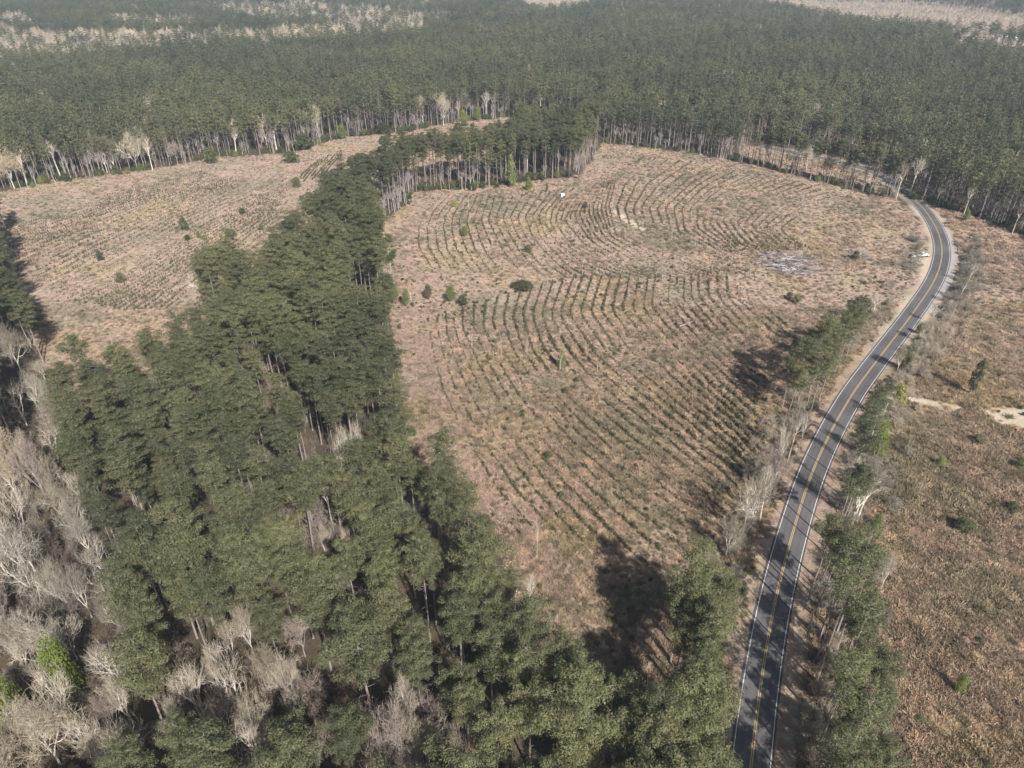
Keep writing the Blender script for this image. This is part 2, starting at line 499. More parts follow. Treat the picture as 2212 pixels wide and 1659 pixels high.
# gravel shoulder on the outside of the bend
k0 = np.argmin(np.hypot(*(ROAD - np.array(G(2040, 490))).T)); k1 = np.argmin(np.hypot(*(ROAD - np.array(G(2000, 690))).T))
sh = ROAD[k0:k1]
n = len(sh)
wv = 3.78 + 2.6 * np.sin(np.linspace(0.25, math.pi, n)) ** 0.6 + vnoise(np.arange(n), np.zeros(n), 3, 4) * 0.35
T = np.gradient(sh, axis=0); T /= np.hypot(*T.T)[:, None]; N = np.c_[-T[:, 1], T[:, 0]]
A, B = sh + N * 3.76, sh + N * wv[:, None]
V = np.vstack([np.c_[A, np.full(n, 0.012)], np.c_[B, np.full(n, 0.012)]])
i = np.arange(n - 1)
o = link("gravel_shoulder", mesh("gravel_shoulder", V, np.stack([i, i + n, i + 1 + n, i + 1], 1), [M['gravel']]))
o["kind"] = "structure"

# ------------------------------------------------------------------ plant builders
class Geo:
    def __init__(s):
        s.v, s.f, s.m, s.n = [], [], [], 0

    def tube(s, P, R, k=5, mat=0):
        """tapered tube along points P with radii R"""
        P = np.asarray(P, float)
        n = len(P)
        T = np.gradient(P, axis=0)
        T /= np.maximum(np.linalg.norm(T, axis=1), 1e-9)[:, None]
        ref = np.array([0.31, 0.17, 0.93]) if abs(T[0][2]) < 0.8 else np.array([0.95, 0.2, 0.1])
        U = np.cross(T, ref); U /= np.linalg.norm(U, axis=1)[:, None]
        W = np.cross(T, U)
        a = np.linspace(0, 2 * math.pi, k, endpoint=False)
        ring = P[:, None] + np.asarray(R)[:, None, None] * (np.cos(a)[None, :, None] * U[:, None] + np.sin(a)[None, :, None] * W[:, None])
        s.v.append(ring.reshape(-1, 3))
        fs = []
        for i in range(n - 1):
            for j in range(k):
                a0, a1 = i * k + j, i * k + (j + 1) % k
                fs.append((a0, a1, a1 + k, a0 + k))
        s.f.append(np.array(fs) + s.n)
        s.m.append(np.full(len(fs), mat))
        s.n += n * k

    def quads(s, Q, mat=0):
        """Q: (n,4,3)"""
        n = len(Q)
        s.v.append(Q.reshape(-1, 3))
        s.f.append(np.arange(n * 4).reshape(n, 4) + s.n)
        s.m.append(np.full(n, mat))
        s.n += n * 4

    def build(s, name, mats):
        return mesh(name, np.vstack(s.v), np.vstack(s.f), mats, np.concatenate(s.m))

def tufts(g, C, R, per, size, r, flat=0.7, mat=0, up=0.35):
    """leaf-sized faces spread over clumps centred on C with radii R"""
    for c, rad in zip(C, R):
        n = max(4, int(per * (rad ** 1.6)))
        d = r.normal(size=(n, 3))
        d /= np.linalg.norm(d, axis=1)[:, None]
        d[:, 2] = np.where(d[:, 2] < -0.25, -d[:, 2] * 0.6, d[:, 2])
        pos = c + d * np.array([1, 1, flat]) * (rad * r.uniform(0.55, 1.08, (n, 1)))
        nrm = d + r.normal(size=(n, 3)) * 0.45 + np.array([0, 0, up])
        nrm /= np.linalg.norm(nrm, axis=1)[:, None]
        ax = np.cross(nrm, r.normal(size=(n, 3)))
        ax /= np.linalg.norm(ax, axis=1)[:, None]
        bx = np.cross(nrm, ax)
        sa = size * r.uniform(0.6, 1.4, (n, 1))
        sb = sa * r.uniform(0.2, 0.48, (n, 1))
        # a kite, the wide end drooping a little
        Q = np.stack([pos - ax * sa * 0.5, pos + bx * sb * 0.5 + ax * sa * 0.05, pos + ax * sa * 0.5, pos - bx * sb * 0.5 + ax * sa * 0.05], 1)
        g.quads(Q, mat)

def pine_parts(seed, H=25.0, crown=0.42, W=3.4, per=26, size=0.55, limbs=26, k=5, clump=1.0):
    r = np.random.default_rng(seed)
    gt, gc = Geo(), Geo()
    lean = r.normal(size=2) * 0.25
    zt = np.linspace(0, H * 0.97, 7)
    path = np.c_[lean[0] * (zt / H) ** 2 + r.normal(size=7) * 0.05, lean[1] * (zt / H) ** 2 + r.normal(size=7) * 0.05, zt]
    rad = 0.21 * (1 - zt / H) ** 0.8 + 0.025
    rad[0] *= 1.25
    gt.tube(path, rad, k)
    C, R = [], []
    base = H * (1 - crown)
    az = r.uniform(0, 6.28)
    for i in range(limbs):
        f = i / (limbs - 1)
        z = base + (H - base) * (f ** 0.85) * 0.93
        az += 2.4 + r.normal() * 0.35
        prof = math.sin(min(1, 0.22 + f * 0.62 / 0.55) * math.pi / 2) if f < 0.55 else math.cos((f - 0.55) / 0.45 * 1.25)
        L = W * max(0.22, prof) * r.uniform(0.65, 1.18)
        ox = np.interp(z, zt, path[:, 0]); oy = np.interp(z, zt, path[:, 1])
        rise = L * r.uniform(0.05, 0.45)
        tip = np.array([ox + math.cos(az) * L, oy + math.sin(az) * L, z + rise])
        o = np.array([ox, oy, z])
        mid = (o + tip) / 2 + np.array([0, 0, -0.08 * L])
        gt.tube([o, mid, tip], [0.06, 0.04, 0.015], 3)
        nn = 1 + int(L > 1.2) + int(L > 2.3)
        for j in range(nn):
            q = 1 - 0.36 * j
            p = o + (tip - o) * q + r.normal(size=3) * np.array([0.35, 0.35, 0.2])
            C.append(p)
            R.append(clump * (0.62 + 0.12 * L) * r.uniform(0.75, 1.25))
    C.append(path[-1] + [0, 0, 0.2]); R.append(0.9 * clump)
    tufts(gc, C, R, per, size, r)
    # stubs of dead limbs under the crown
    for i in range(5):
        z = base * r.uniform(0.6, 0.98); a = r.uniform(0, 6.28); L = r.uniform(0.6, 1.8)
        gt.tube([(0, 0, z), (math.cos(a) * L, math.sin(a) * L, z + 0.2)], [0.04, 0.015], 3)
    return gt, gc

def bare_parts(seed, H=18.0, W=6.0, fork=0.3, levels=5, twig=0.035, nb=(3, 4), fine=True, multi=1, spread=0.8):
    """hardwood without leaves: trunk + limbs, and the fine branches apart"""
    r = np.random.default_rng(seed)
    gt, gb = Geo(), Geo()
    def grow(p, dirv, L, rad, lev):
        n = 4 if lev < 3 else 3
        pts, rs = [p], [rad]
        dv = dirv.copy()
        for i in range(n):
            dv = dv + r.normal(size=3) * (0.1 + 0.045 * lev) + np.array([0, 0, 0.07])
            dv /= np.linalg.norm(dv)
            p = p + dv * L / n
            pts.append(p); rs.append(rad * (1 - 0.55 * (i + 1) / n))
        g = gt if lev <= 1 else gb
        g.tube(pts, rs, 5 if lev < 2 else 3, 0 if lev <= 3 else 1)
        if lev >= levels:
            return
        m = r.integers(nb[0], nb[1] + 1) + (1 if lev > 0 else 1)
        for j in range(m):
            q = r.uniform(0.35, 1.0) if j else 1.0
            idx = q * n; i0 = int(min(n - 1, idx)); fr = idx - i0
            bp_ = pts[i0] * (1 - fr) + pts[i0 + 1] * fr
            a = r.uniform(0, 6.28)
            side_ = np.cross(dv, [math.cos(a), math.sin(a), 0.3]); side_ /= np.linalg.norm(side_)
            nd = dv * (1.0 if j else 1.6) + side_ * spread * r.uniform(0.6, 1.3)
            nd /= np.linalg.norm(nd)
            grow(bp_, nd, L * r.uniform(0.6, 0.8), max(twig * 0.5, rs[i0] * r.uniform(0.6, 0.8)), lev + 1)
    for q in range(multi):
        dv = np.array([0.0, 0.0, 1.0]) + (np.array([r.normal() * 0.25, r.normal() * 0.25, 0]) if multi > 1 else r.normal(size=3) * 0.03)
        dv /= np.linalg.norm(dv)
        base = np.array([r.normal() * 0.4, r.normal() * 0.4, 0.0]) if multi > 1 else np.zeros(3)
        L = H * fork
        R0 = 0.012 * H + 0.07
        pts = [base, base + dv * L * 0.5 + [r.normal() * .1, r.normal() * .1, 0], base + dv * L]
        gt.tube(pts, [R0 * 1.2, R0, R0 * 0.85], 6)
        m = 4 if multi == 1 else 2
        for j in range(m):
            a = j / m * 6.28 + r.uniform(0, 1)
            nd = np.array([math.cos(a) * spread, math.sin(a) * spread, r.uniform(0.7, 1.3)]) if j else np.array([0.1, 0.05, 1])
            nd = nd / np.linalg.norm(nd)
            grow(pts[-1] - dv * L * (0.25 * r.random() if j else 0), nd, H * (1 - fork) * 0.42, R0 * 0.7, 1)
    return gt, gb

def norm_size(parts, H, W):
    """scale vertices of a tree so that it is H high and has crown radius W"""
    allv = np.vstack([np.vstack(p.v) for p in parts if p.v])
    h = allv[:, 2].max(); w = np.percentile(np.hypot(allv[:, 0], allv[:, 1]), 97)
    for p in parts:
        p.v = [q * np.array([W / w, W / w, H / h]) for q in p.v]

# prototypes: near pines (trunk + crown meshes)
PINES = []
specs = [(25, .42, 3.7), (26, .38, 3.3), (24, .46, 3.9), (27, .36, 3.1), (23, .45, 3.5), (25, .4, 4.3), (26, .34, 3.0), (24, .5, 4.0)]
for i, (H, cr, W) in enumerate(specs):
    gt, gc = pine_parts(100 + i, H, cr, W, per=100, size=0.36, limbs=24 + (i % 3) * 2, clump=1.12)
    PINES.append((gt.build("pine_trunk", [M['bark']]), gc.build("pine_crown", [M['needle']]), H))
BIG = []
for i, (H, cr, W) in enumerate([(28, .48, 4.5), (26, .5, 4.9), (29, .44, 4.0), (25, .52, 4.6)]):
    gt, gc = pine_parts(150 + i, H, cr, W, per=110, size=0.36, limbs=30, clump=1.15)
    BIG.append((gt.build("pine_trunk", [M['bark']]), gc.build("pine_crown", [M['needle']]), H))
SLIM = []
for i, (H, cr, W) in enumerate([(24, .34, 2.7), (23, .38, 3.0), (25, .3, 2.4), (22, .4, 3.2)]):
    gt, gc = pine_parts(170 + i, H, cr, W, per=55, size=0.38, limbs=20, clump=0.95)
    SLIM.append((gt.build("pine_trunk", [M['bark']]), gc.build("pine_crown", [M['needle_road']]), H))
FARP = []
for i in range(6):
    H = 24 + i % 3
    gt, gc = pine_parts(200 + i, H, .42 + .04 * (i % 3), 2.8 + .22 * (i % 4), per=15, size=0.85, limbs=15, k=4, clump=1.2)
    gt.f = gt.f[:]
    g = Geo(); g.v = gt.v + gc.v; g.f = gt.f + [f + gt.n for f in gc.f]; g.m = gt.m + [mm + 1 for mm in gc.m]
    FARP.append(g.build("far_pine", [M['bark'], M['needle']]))
BARE = {}
def bare_proto(key, seed, trunk_mat, limb_mat, twig_mat, **kw):
    gt, gb = bare_parts(seed, **kw)
    norm_size((gt, gb), 1.0, 1.0)
    BARE[key] = (gt.build("bare_trunk", [trunk_mat, twig_mat]), gb.build("bare_branches", [limb_mat, twig_mat]))
bare_proto('big', 1, M['pale_bark'], M['pale_bark'], M['twig'], H=18, fork=.2, levels=5, spread=1.0, nb=(3, 5), twig=.06)
bare_proto('big2', 2, M['grey_bark'], M['pale_bark'], M['twig'], H=18, fork=.26, levels=5, spread=.9, nb=(3, 5), twig=.06)
bare_proto('tan', 3, M['pale_bark'], M['pale_bark'], M['tan_twig'], H=18, fork=.26, levels=5, spread=.85, nb=(3, 5), twig=.09)
bare_proto('pink', 4, M['grey_bark'], M['grey_bark'], M['pink_twig'], H=18, fork=.3, levels=5, spread=.7, nb=(3, 5), twig=.07)
bare_proto('fan', 5, M['pale_bark'], M['pale_bark'], M['twig'], H=16, fork=.25, levels=5, spread=.55, nb=(3, 4), twig=.06)
bare_proto('open', 8, M['pale_bark'], M['pale_bark'], M['twig'], H=16, fork=.22, levels=4, spread=.7, nb=(3, 4), twig=.09)
bare_proto('thin', 6, M['pale_bark'], M['pale_bark'], M['twig'], H=18, fork=.5, levels=4, spread=.5, nb=(3, 4), twig=.06)
bare_proto('multi', 7, M['pale_bark'], M['pale_bark'], M['twig'], H=14, fork=.3, levels=4, spread=.5, multi=4, twig=.06)
FARB = []
for i in range(4):
    gt, gb = bare_parts(300 + i, H=18, fork=.35, levels=4, spread=.7, twig=.2)
    norm_size((gt, gb), 20 + i, 5.0)
    g = Geo(); g.v = gt.v + gb.v; g.f = gt.f + [f + gt.n for f in gb.f]; g.m = gt.m + gb.m
    FARB.append(g.build("far_bare_tree", [M['pale_bark'], (M['tan_twig'], M['pink_twig'], M['tan_twig'], M['twig'])[i]]))

def shrub_mesh(name, seed, H, W, mat, per=60, size=0.35, cone=False, n=9):
    r = np.random.default_rng(seed)
    g = Geo()
    C, R = [], []
    for i in range(n):
        f = (i + .5) / n
        a = i * 2.4
        w = W * ((1 - f) if cone else math.sin(math.pi * (0.25 + 0.7 * f))) * 0.6
        C.append(np.array([math.cos(a) * w * r.uniform(.5, 1), math.sin(a) * w * r.uniform(.5, 1), H * (.15 + .75 * f)]))
        R.append(W * (0.55 - (0.35 * f if cone else 0.1 * f)) * r.uniform(.8, 1.15))
    for c in C:
        g.tube([(0, 0, 0), tuple(c * .6), tuple(c)], [.05, .03, .015], 3, 1)
    tufts(g, C, R, per, size, r, flat=0.9)
    return g.build(name, [mat, M['bark']])

# ------------------------------------------------------------------ instancer used for the uncountable masses
def scatter(name, protos, P, rot, scl, idx, kind="stuff"):
    coll = bpy.data.collections.new(name + "_sources")
    for q, me_ in enumerate(protos):
        oo = bpy.data.objects.new(f"{name}_source_{q:02d}", me_)
        coll.objects.link(oo)
    me = bpy.data.meshes.new(name)
    me.vertices.add(len(P))
    me.vertices.foreach_set("co", np.asarray(P, np.float32).ravel())
    a = me.attributes.new("rot", 'FLOAT_VECTOR', 'POINT'); a.data.foreach_set("vector", np.asarray(rot, np.float32).ravel())
    a = me.attributes.new("scl", 'FLOAT_VECTOR', 'POINT'); a.data.foreach_set("vector", np.asarray(scl, np.float32).ravel())
    a = me.attributes.new("idx", 'INT', 'POINT'); a.data.foreach_set("value", np.asarray(idx, np.int32))
    o = link(name, me)
    ng = bpy.data.node_groups.new(name + "_scatter", 'GeometryNodeTree')
    ng.interface.new_socket("Geometry", in_out='INPUT', socket_type='NodeSocketGeometry')
    ng.interface.new_socket("Geometry", in_out='OUTPUT', socket_type='NodeSocketGeometry')
    N_ = ng.nodes
    gi, go = N_.new("NodeGroupInput"), N_.new("NodeGroupOutput")
    ci = N_.new("GeometryNodeCollectionInfo")
    ci.inputs["Collection"].default_value = coll
    ci.inputs["Separate Children"].default_value = True
    ci.inputs["Reset Children"].default_value = True
    iop = N_.new("GeometryNodeInstanceOnPoints")
    iop.inputs["Pick Instance"].default_value = True
    def attr(nm, ty):
        q = N_.new("GeometryNodeInputNamedAttribute"); q.data_type = ty
        q.inputs["Name"].default_value = nm
        return [s for s in q.outputs if s.name == "Attribute" and s.enabled][0]
    L_ = ng.links
    L_.new(gi.outputs[0], iop.inputs["Points"])
    L_.new(ci.outputs[0], iop.inputs["Instance"])
    L_.new(attr("idx", 'INT'), iop.inputs["Instance Index"])
    e2r = N_.new("FunctionNodeEulerToRotation")
    L_.new(attr("rot", 'FLOAT_VECTOR'), e2r.inputs[0])
    L_.new(e2r.outputs[0], iop.inputs["Rotation"])
    L_.new(attr("scl", 'FLOAT_VECTOR'), iop.inputs["Scale"])
    L_.new(iop.outputs[0], go.inputs[0])
    md = o.modifiers.new("scatter", 'NODES')
    md.node_group = ng
    if kind: o["kind"] = kind
    return o

def visible(P, top=0.0, margin=160, low=420):
    """points whose foot or top falls in or near the picture"""
    x, y = P[:, 0], P[:, 1]
    zc0 = y * CP + CAM_H * SP
    zc1 = y * CP + (CAM_H - top) * SP
    u0 = CX + FD * x / np.maximum(zc0, 1); v0 = CY + FD * (CAM_H * CP - y * SP) / np.maximum(zc0, 1)
    u1 = CX + FD * x / np.maximum(zc1, 1); v1 = CY + FD * ((CAM_H - top) * CP - y * SP) / np.maximum(zc1, 1)
    return (zc0 > 1) & (u0 > -margin) & (u0 < 2212 + margin) & (v1 < 1659 + low) & (v0 > -60)

def grid_points(x0, x1, y0, y1, sa, sb, ang, jit, seed):
    r = np.random.default_rng(seed)
    c, s = math.cos(ang), math.sin(ang)
    cx, cy = (x0 + x1) / 2, (y0 + y1) / 2
    R = math.hypot(x1 - x0, y1 - y0) / 2
    a = np.arange(-R, R, sa); b_ = np.arange(-R, R, sb)
    A, B = np.meshgrid(a, b_)
    A = A.ravel() + r.normal(size=A.size) * jit * sa; B = B.ravel() + r.normal(size=B.size) * jit * sb
    # rows bend gently
    B = B + 6 * np.sin(A / 60)
    X = cx + A * c - B * s; Y = cy + A * s + B * c
    k = (X > x0) & (X < x1) & (Y > y0) & (Y < y1)
    return np.c_[X[k], Y[k]]

# ------------------------------------------------------------------ where the pines stand
NEAR_STAND = GP([(817,480),(833,560),(838,660),(850,850),(900,1060),(1060,1180),(1100,1250),(1112,1340),(1140,1440),(1200,1500),(1280,1590),(1290,1700),(1290,2300),(-300,2300),(360,1750),(340,1500),(290,1300),(220,1120),(165,960),(175,900),(250,875),(300,865),(380,830),(465,800),(455,680),(600,655),(655,585),(750,450),(830,414),(893,388),(962,382),(1052,372),(1098,346),(1128,302),(1122,264),(1200,250),(1301,305),(1255,375),(1231,381),(1151,388),(1011,408),(894,415),(861,455)])
HOLES = [GP([(390,1590),(450,1590),(450,1760),(390,1760)]), GP([(970,1640),(1010,1640),(1010,1780),(970,1780)]), GP([(725,1230),(790,1230),(785,1330),(730,1330)]), GP([(320,1310),(350,1310),(360,1420),(325,1420)]),
         GP([(655,1040),(740,1050),(800,985),(830,1000),(800,1130),(735,1170),(665,1140)]),      # bare trees and a dark gap
         GP([(465,1490),(560,1465),(670,1485),(700,1560),(670,1700),(620,1820),(550,1820),(480,1660)]),
         GP([(800,1590),(930,1570),(960,1700),(930,1850),(820,1850)]),
         GP([(685,1180),(745,1180),(750,1280),(685,1270)]),
         GP([(745,1400),(800,1400),(800,1470),(745,1470)])]
LEFT_EDGE = GP([(-400,450),(8,425),(22,500),(18,570),(50,650),(100,735),(92,800),(30,800),(20,880),(60,960),(40,1000),(-60,1080),(-400,1000)])
ROAD_L = GP([(1440,1375),(1500,1350),(1560,1370),(1552,1520),(1530,1659),(1505,2050),(1300,2050),(1320,1730),(1430,1670),(1455,1520)])
ROAD_R = GP([(1715,1330),(1770,1310),(1870,1440),(1880,1659),(1860,2050),(1670,2050),(1700,1659),(1712,1500)])
FAR_EDGE_OUT = [CLEAR_A, CLEAR_B, CLEAR_C]

def not_clear(P, m=1.2):
    k = ~(inside(P, CLEAR_A) | inside(P, CLEAR_B) | inside(P, CLEAR_C) | inside(P, CORRIDOR))
    for f in FAR_FIELDS:
        k &= ~inside(P, f)
    nr = (P[:, 1] < 560) & (np.abs(P[:, 0]) < 420)
    dd = np.full(len(P), 99.0)
    dd[nr] = seg_dist(P[nr], ROAD[::3])[0]
    k &= dd > 9.5
    return k

row_dir = np.array(G(500, 1200)) - np.array(G(330, 870))
RA = math.atan2(row_dir[1], row_dir[0])
cand = grid_points(-260, 120, 100, 520, 4.7, 8.3, RA, 0.14, 3)
mature = grid_points(-150, 120, 10, 100, 6.4, 8.8, RA, 0.17, 4)
strip_c = grid_points(-260, 120, 230, 520, 4.9, 6.4, RA, 0.22, 6)
cand = np.vstack([cand[cand[:, 1] < 232], mature, strip_c[strip_c[:, 1] >= 232]])
near_p = cand[inside(cand, NEAR_STAND)]
for h_ in HOLES:
    near_p = near_p[~inside(near_p, h_)]
gapn = vnoise(near_p[:, 0], near_p[:, 1], 14, 21)
near_p = near_p[gapn > -0.66]
near_p = near_p[~inside(near_p, GP([(1060,1120),(1400,1120),(1400,1480),(1180,1480),(1135,1420),(1090,1290),(1040,1230)]))]
le = cand[inside(cand, LEFT_EDGE)]
cand2 = grid_points(0, 200, 30, 500, 3.3, 3.8, 0.4, 0.25, 5)
rl = cand2[inside(cand2, ROAD_L)]; rr = cand2[inside(cand2, ROAD_R)]
rd = lambda q: seg_dist(q, ROAD[::3])[0]
rl = rl[rd(rl) > 6.5]; rr = rr[rd(rr) > 9.6]
rr = rr[(rd(rr) < 13) | (rng.random(len(rr)) < .6)]
single = GP([(1700,905),(1722,880),(1745,862),(1762,845),(1735,905),(1780,830),(1800,815),(1715,925),(1768,868),(1750,895),(1690,880),(1725,850),
             (1812,790),(1828,770),(1842,1010),(1852,985),(1870,960),(1825,1075),(1838,1050),(1800,1180),(1788,1200),(1815,1160),
             (1340,1640),(1380,1700),(1420,1740),(1330,1740),(1390,1800),(1460,1800),(1350,1690),(1405,1670),(1455,1715),(1480,1765),(1290,1735),(1500,1800),(1440,1640),(1300,1650),(1775,1260),(1790,1290),(1768,1312),(1800,1330),(1822,1300),(1835,1345),(1745,1300)])
thin_row = resample(GP([(1655,358),(1751,388),(1841,408),(1930,428)]), 4.6)
thin_row = thin_row + rng.normal(size=thin_row.shape) * 1.5
single = np.vstack([single, thin_row])
pines = np.vstack([near_p, le, rl, rr, single])
src = np.r_[np.zeros(len(near_p)), np.ones(len(le)), np.full(len(rl), 2), np.full(len(rr), 3), np.full(len(single), 4)].astype(int)

# far forest: rows of the plantation, then the older mixed wood
far1 = np.vstack([grid_points(-560, 640, 240, 480, 5.4, 6.2, 0.5, 0.22, 8), grid_points(-800, 860, 480, 900, 6.4, 7.2, 0.5, 0.25, 18)])
far2 = grid_points(-1900, 1900, 900, 2700, 8.2, 8.6, 0.2, 0.3, 9)
def clean(P):
    k = visible(P, 25, 200, 60) & not_clear(P) & ~inside(P, NEAR_STAND) & ~inside(P, LEFT_EDGE)
    P = P[k]
    dg = seg_dist(P, GAP_LINE)[0]
    return P[dg > 4.5]
far1, far2 = clean(far1), clean(far2)
far = np.vstack([far1, far2])
# keep pine-free bands where bare hardwoods stand
BANDS = [GP([(-200,95),(150,98),(330,100),(700,88),(900,66),(930,100),(650,122),(300,142),(120,162),(-200,172)]),
         GP([(480,34),(640,26),(920,50),(1000,60),(900,84),(760,84),(600,70),(480,58)]),
         GP([(-200,56),(60,60),(110,84),(-200,84)]),
         GP([(250,60),(420,66),(430,86),(250,84)]),
         GP([(1200,30),(1290,30),(1290,44),(1200,44)])]
inb = np.zeros(len(far), bool)
for b_ in BANDS:
    inb |= inside(far, b_)
hn = vnoise(far[:, 0], far[:, 1], 60, 31) + 0.5 * vnoise(far[:, 0], far[:, 1], 17, 32)
rnd = rng.random(len(far))
bare_far = (inb & (rnd < 0.8)) | ((hn > 0.75) & (rnd < 0.10)) | ((far[:, 1] > 1250) & (hn > 0.15) & (rnd < 0.5)) | (rnd < 0.010)
keep = bare_far | ~inb | (rnd > 0.8)
fb = far[bare_far]
fp = far[~bare_far & keep]

ff = []
for q, f in enumerate(FAR_FIELDS):
    lo_, hi_ = f.min(0), f.max(0)
    Pq = grid_points(max(lo_[0], -1900), min(hi_[0], 2300), lo_[1], min(hi_[1], 4200), 11, 11, .3, .35, 40 + q)
    ff.append(Pq[inside(Pq, f) & visible(Pq, 10, 60, 0)])
ff = np.vstack(ff)
# individuals: the 300 pines nearest to the camera that are in view
vis = visible(pines, 25, 0, 250)
pines, src = pines[visible(pines, 25, 260, 700)], src[visible(pines, 25, 260, 700)]
u, v0 = proj(pines[:, 0], pines[:, 1]); u1, v1 = proj(pines[:, 0], pines[:, 1], 24.0)
inview = (u1 > 4) & (u1 < 2208) & (v1 < 1650)
zc = depth(pines[:, 0], pines[:, 1])
order = np.argsort(np.where(inview, zc, zc + 5000))
ind = order[:300]
rest = order[300:]

LM = [(550,1340,"the fan shaped bare tree"),(445,1480,"the white many stemmed tree"),(885,1500,"the tall white bare tree near the bottom"),(865,1610,"the pinkish grey bare tree"),
      (770,1320,"the pink budding tree"),(708,1170,"the small white bare tree"),(790,960,"the long dark gap"),(700,1040,"the reddish opening"),(622,885,"the yellowish white bare tree"),
      (605,830,"the rounded pinkish tree"),(1142,1280,"the twin thin white trunks"),(980,980,"the round shadow in the clearing"),(80,1200,"the broad pale bare tree"),
      (178,1440,"the lime green tree"),(45,740,"the wide white bare tree"),(460,620,"the lower corner of the upper clearing"),(860,640,"the pale green saplings"),
      (30,960,"the tan budding tree"),(655,1360,"the leaning pinkish tree"),(965,1460,"the pinkish tree right of centre"),(200,1270,"the oval bare tree"),(280,1620,"the yellowish tree at the bottom"),(820,480,"the start of the strip")]
ORD = ["", "second ", "third ", "fourth ", "fifth ", "sixth ", "seventh ", "eighth ", "ninth ", "tenth ", "eleventh ", "twelfth ", "thirteenth ", "fourteenth ", "fifteenth ", "sixteenth ", "seventeenth ", "eighteenth ", "nineteenth ", "twentieth "] + [t_ + o_ + " " for t_ in ("twenty-", "thirty-", "forty-", "fifty-") for o_ in ("first", "second", "third", "fourth", "fifth", "sixth", "seventh", "eighth", "ninth")]
def pine_labels(ids):
    res, buckets = {}, {}
    for i in ids:
        cx_, cy_ = (u[i] + u1[i]) / 2 * .3 + u1[i] * .7, v1[i] * .75 + v0[i] * .25
        if src[i] in (2, 3, 4, 1):
            key = (int(src[i]), "side")
            buckets.setdefault(key, []).append((-v0[i], i)); continue
        q = min(range(len(LM)), key=lambda k_: math.hypot(cx_ - LM[k_][0], cy_ - LM[k_][1]))
        dx, dy = cx_ - LM[q][0], cy_ - LM[q][1]
        side_ = ("right of" if dx > 0 else "left of") if abs(dx) > abs(dy) else ("below" if dy > 0 else "above")
        buckets.setdefault((q, side_), []).append((math.hypot(dx, dy), i))
    for key, lst in buckets.items():
        lst.sort()
        for n_, (_, i) in enumerate(lst):
            o_ = ORD[n_] if n_ < len(ORD) else "another "
            if key[1] == "side":
                lab = {1: "dark pine from below in the tree line at the left border", 2: "tall pine from the bottom edge on the left verge of the road",
                       3: "tall pine from the bottom edge in the belt right of the road", 4: "slender pine from below among the roadside clumps"}[key[0]]
                grp = {1: "pines at the left border", 2: "pines on the left road verge", 3: "pines right of the road", 4: "pines in roadside clumps"}[key[0]]
                lab = (o_ or "first ") + lab
            else:
                lab = (o_ + "green pine out from, and " + key[1] + " " + LM[key[0]][2]) if n_ else ("green pine crown next to and " + key[1] + " " + LM[key[0]][2])
                grp = "pines of the nearest stands"
            res[i] = (lab, grp)
    return res
zg = ground_z(pines[:, 0], pines[:, 1])
rdist = rd(pines)
def place_pine(i):
    x, y = pines[i]
    bank = (PINES if rdist[i] > 13 else SLIM) if src[i] == 3 else (PINES if src[i] == 2 or rng.random() < .6 else SLIM) if src[i] in (2, 4) else (BIG if (src[i] == 0 and y < 101) else PINES)
    tr_me, cr_me, H = bank[rng.integers(len(bank))]
    s = rng.uniform(0.78, 1.12)
    if src[i] == 4: s *= 0.94
    if src[i] == 3: s *= 1.12 if rdist[i] < 13 else .74
    if src[i] == 0 and y > 232: s *= 1.12
    w = rng.uniform(0.85, 1.15) * (0.85 if (src[i] == 0 and y > 232) else 1.0)
    e = bpy.data.objects.new("pine_tree", None)
    e.location = (x, y, zg[i] - 0.1)
    e.rotation_euler = (rng.normal() * 0.015, rng.normal() * 0.015, rng.uniform(0, 6.28))
    e.scale = (s * w, s * w, s)
    e.empty_display_size = 1
    COL.objects.link(e)
    lab, grp = LABS[i]
    tag(e, lab, "tree", grp)
    link("trunk", tr_me, parent=e); link("crown", cr_me, parent=e)
LABS = pine_labels(list(ind))
for i in ind:
    place_pine(i)
# remaining near pines and the whole far wood
rest_p = pines[rest]; rz = zg[rest]
nR = len(rest_p)
s = rng.uniform(0.85, 1.12, nR)
w = s * rng.uniform(0.9, 1.2, nR)
s = s * np.where((src[rest] == 0) & (rest_p[:, 1] > 232), 1.14, 1.0)
comb = []
for tm, cm, H in PINES:
    g = Geo()
    nv = len(tm.vertices); a1 = np.empty(nv * 3, np.float32); tm.vertices.foreach_get("co", a1)
    a2 = np.empty(len(cm.vertices) * 3, np.float32); cm.vertices.foreach_get("co", a2)
    f1 = np.array([tuple(p.vertices) for p in tm.polygons]); f2 = np.array([tuple(p.vertices) for p in cm.polygons]) + nv
    comb.append(mesh("stand_pine", np.vstack([a1.reshape(-1, 3), a2.reshape(-1, 3)]), np.vstack([f1, f2]), [M['bark'], M['needle']], np.r_[np.zeros(len(f1)), np.ones(len(f2))]))
tag(scatter("pine_stand", comb, np.c_[rest_p, rz - .1], np.c_[rng.normal(size=(nR, 2)) * .015, rng.uniform(0, 6.28, nR)], np.c_[w, w, s], rng.integers(0, len(comb), nR)),
    "further green pines of the stand beyond the nearest ones, down to the strip", "woodland")
nF = len(fp)
s = rng.uniform(0.68, 1.2, nF) * np.where(fp[:, 1] > 900, 1.12, 1.06)
w = rng.uniform(0.75, 1.3, nF) * np.where(fp[:, 1] > 900, 1.5, np.where(fp[:, 1] > 480, 1.15, 1.0))
tag(scatter("far_pine_forest", FARP, np.c_[fp, np.full(nF, -0.3)], np.c_[np.zeros((nF, 2)), rng.uniform(0, 6.28, nF)], np.c_[w, w, s], rng.integers(0, len(FARP), nF)),
    "wide dark green pine forest stretching from the clearings to the hazy distance", "forest")
nB0 = len(fb)
fb = np.vstack([fb, ff])
nB = len(fb)
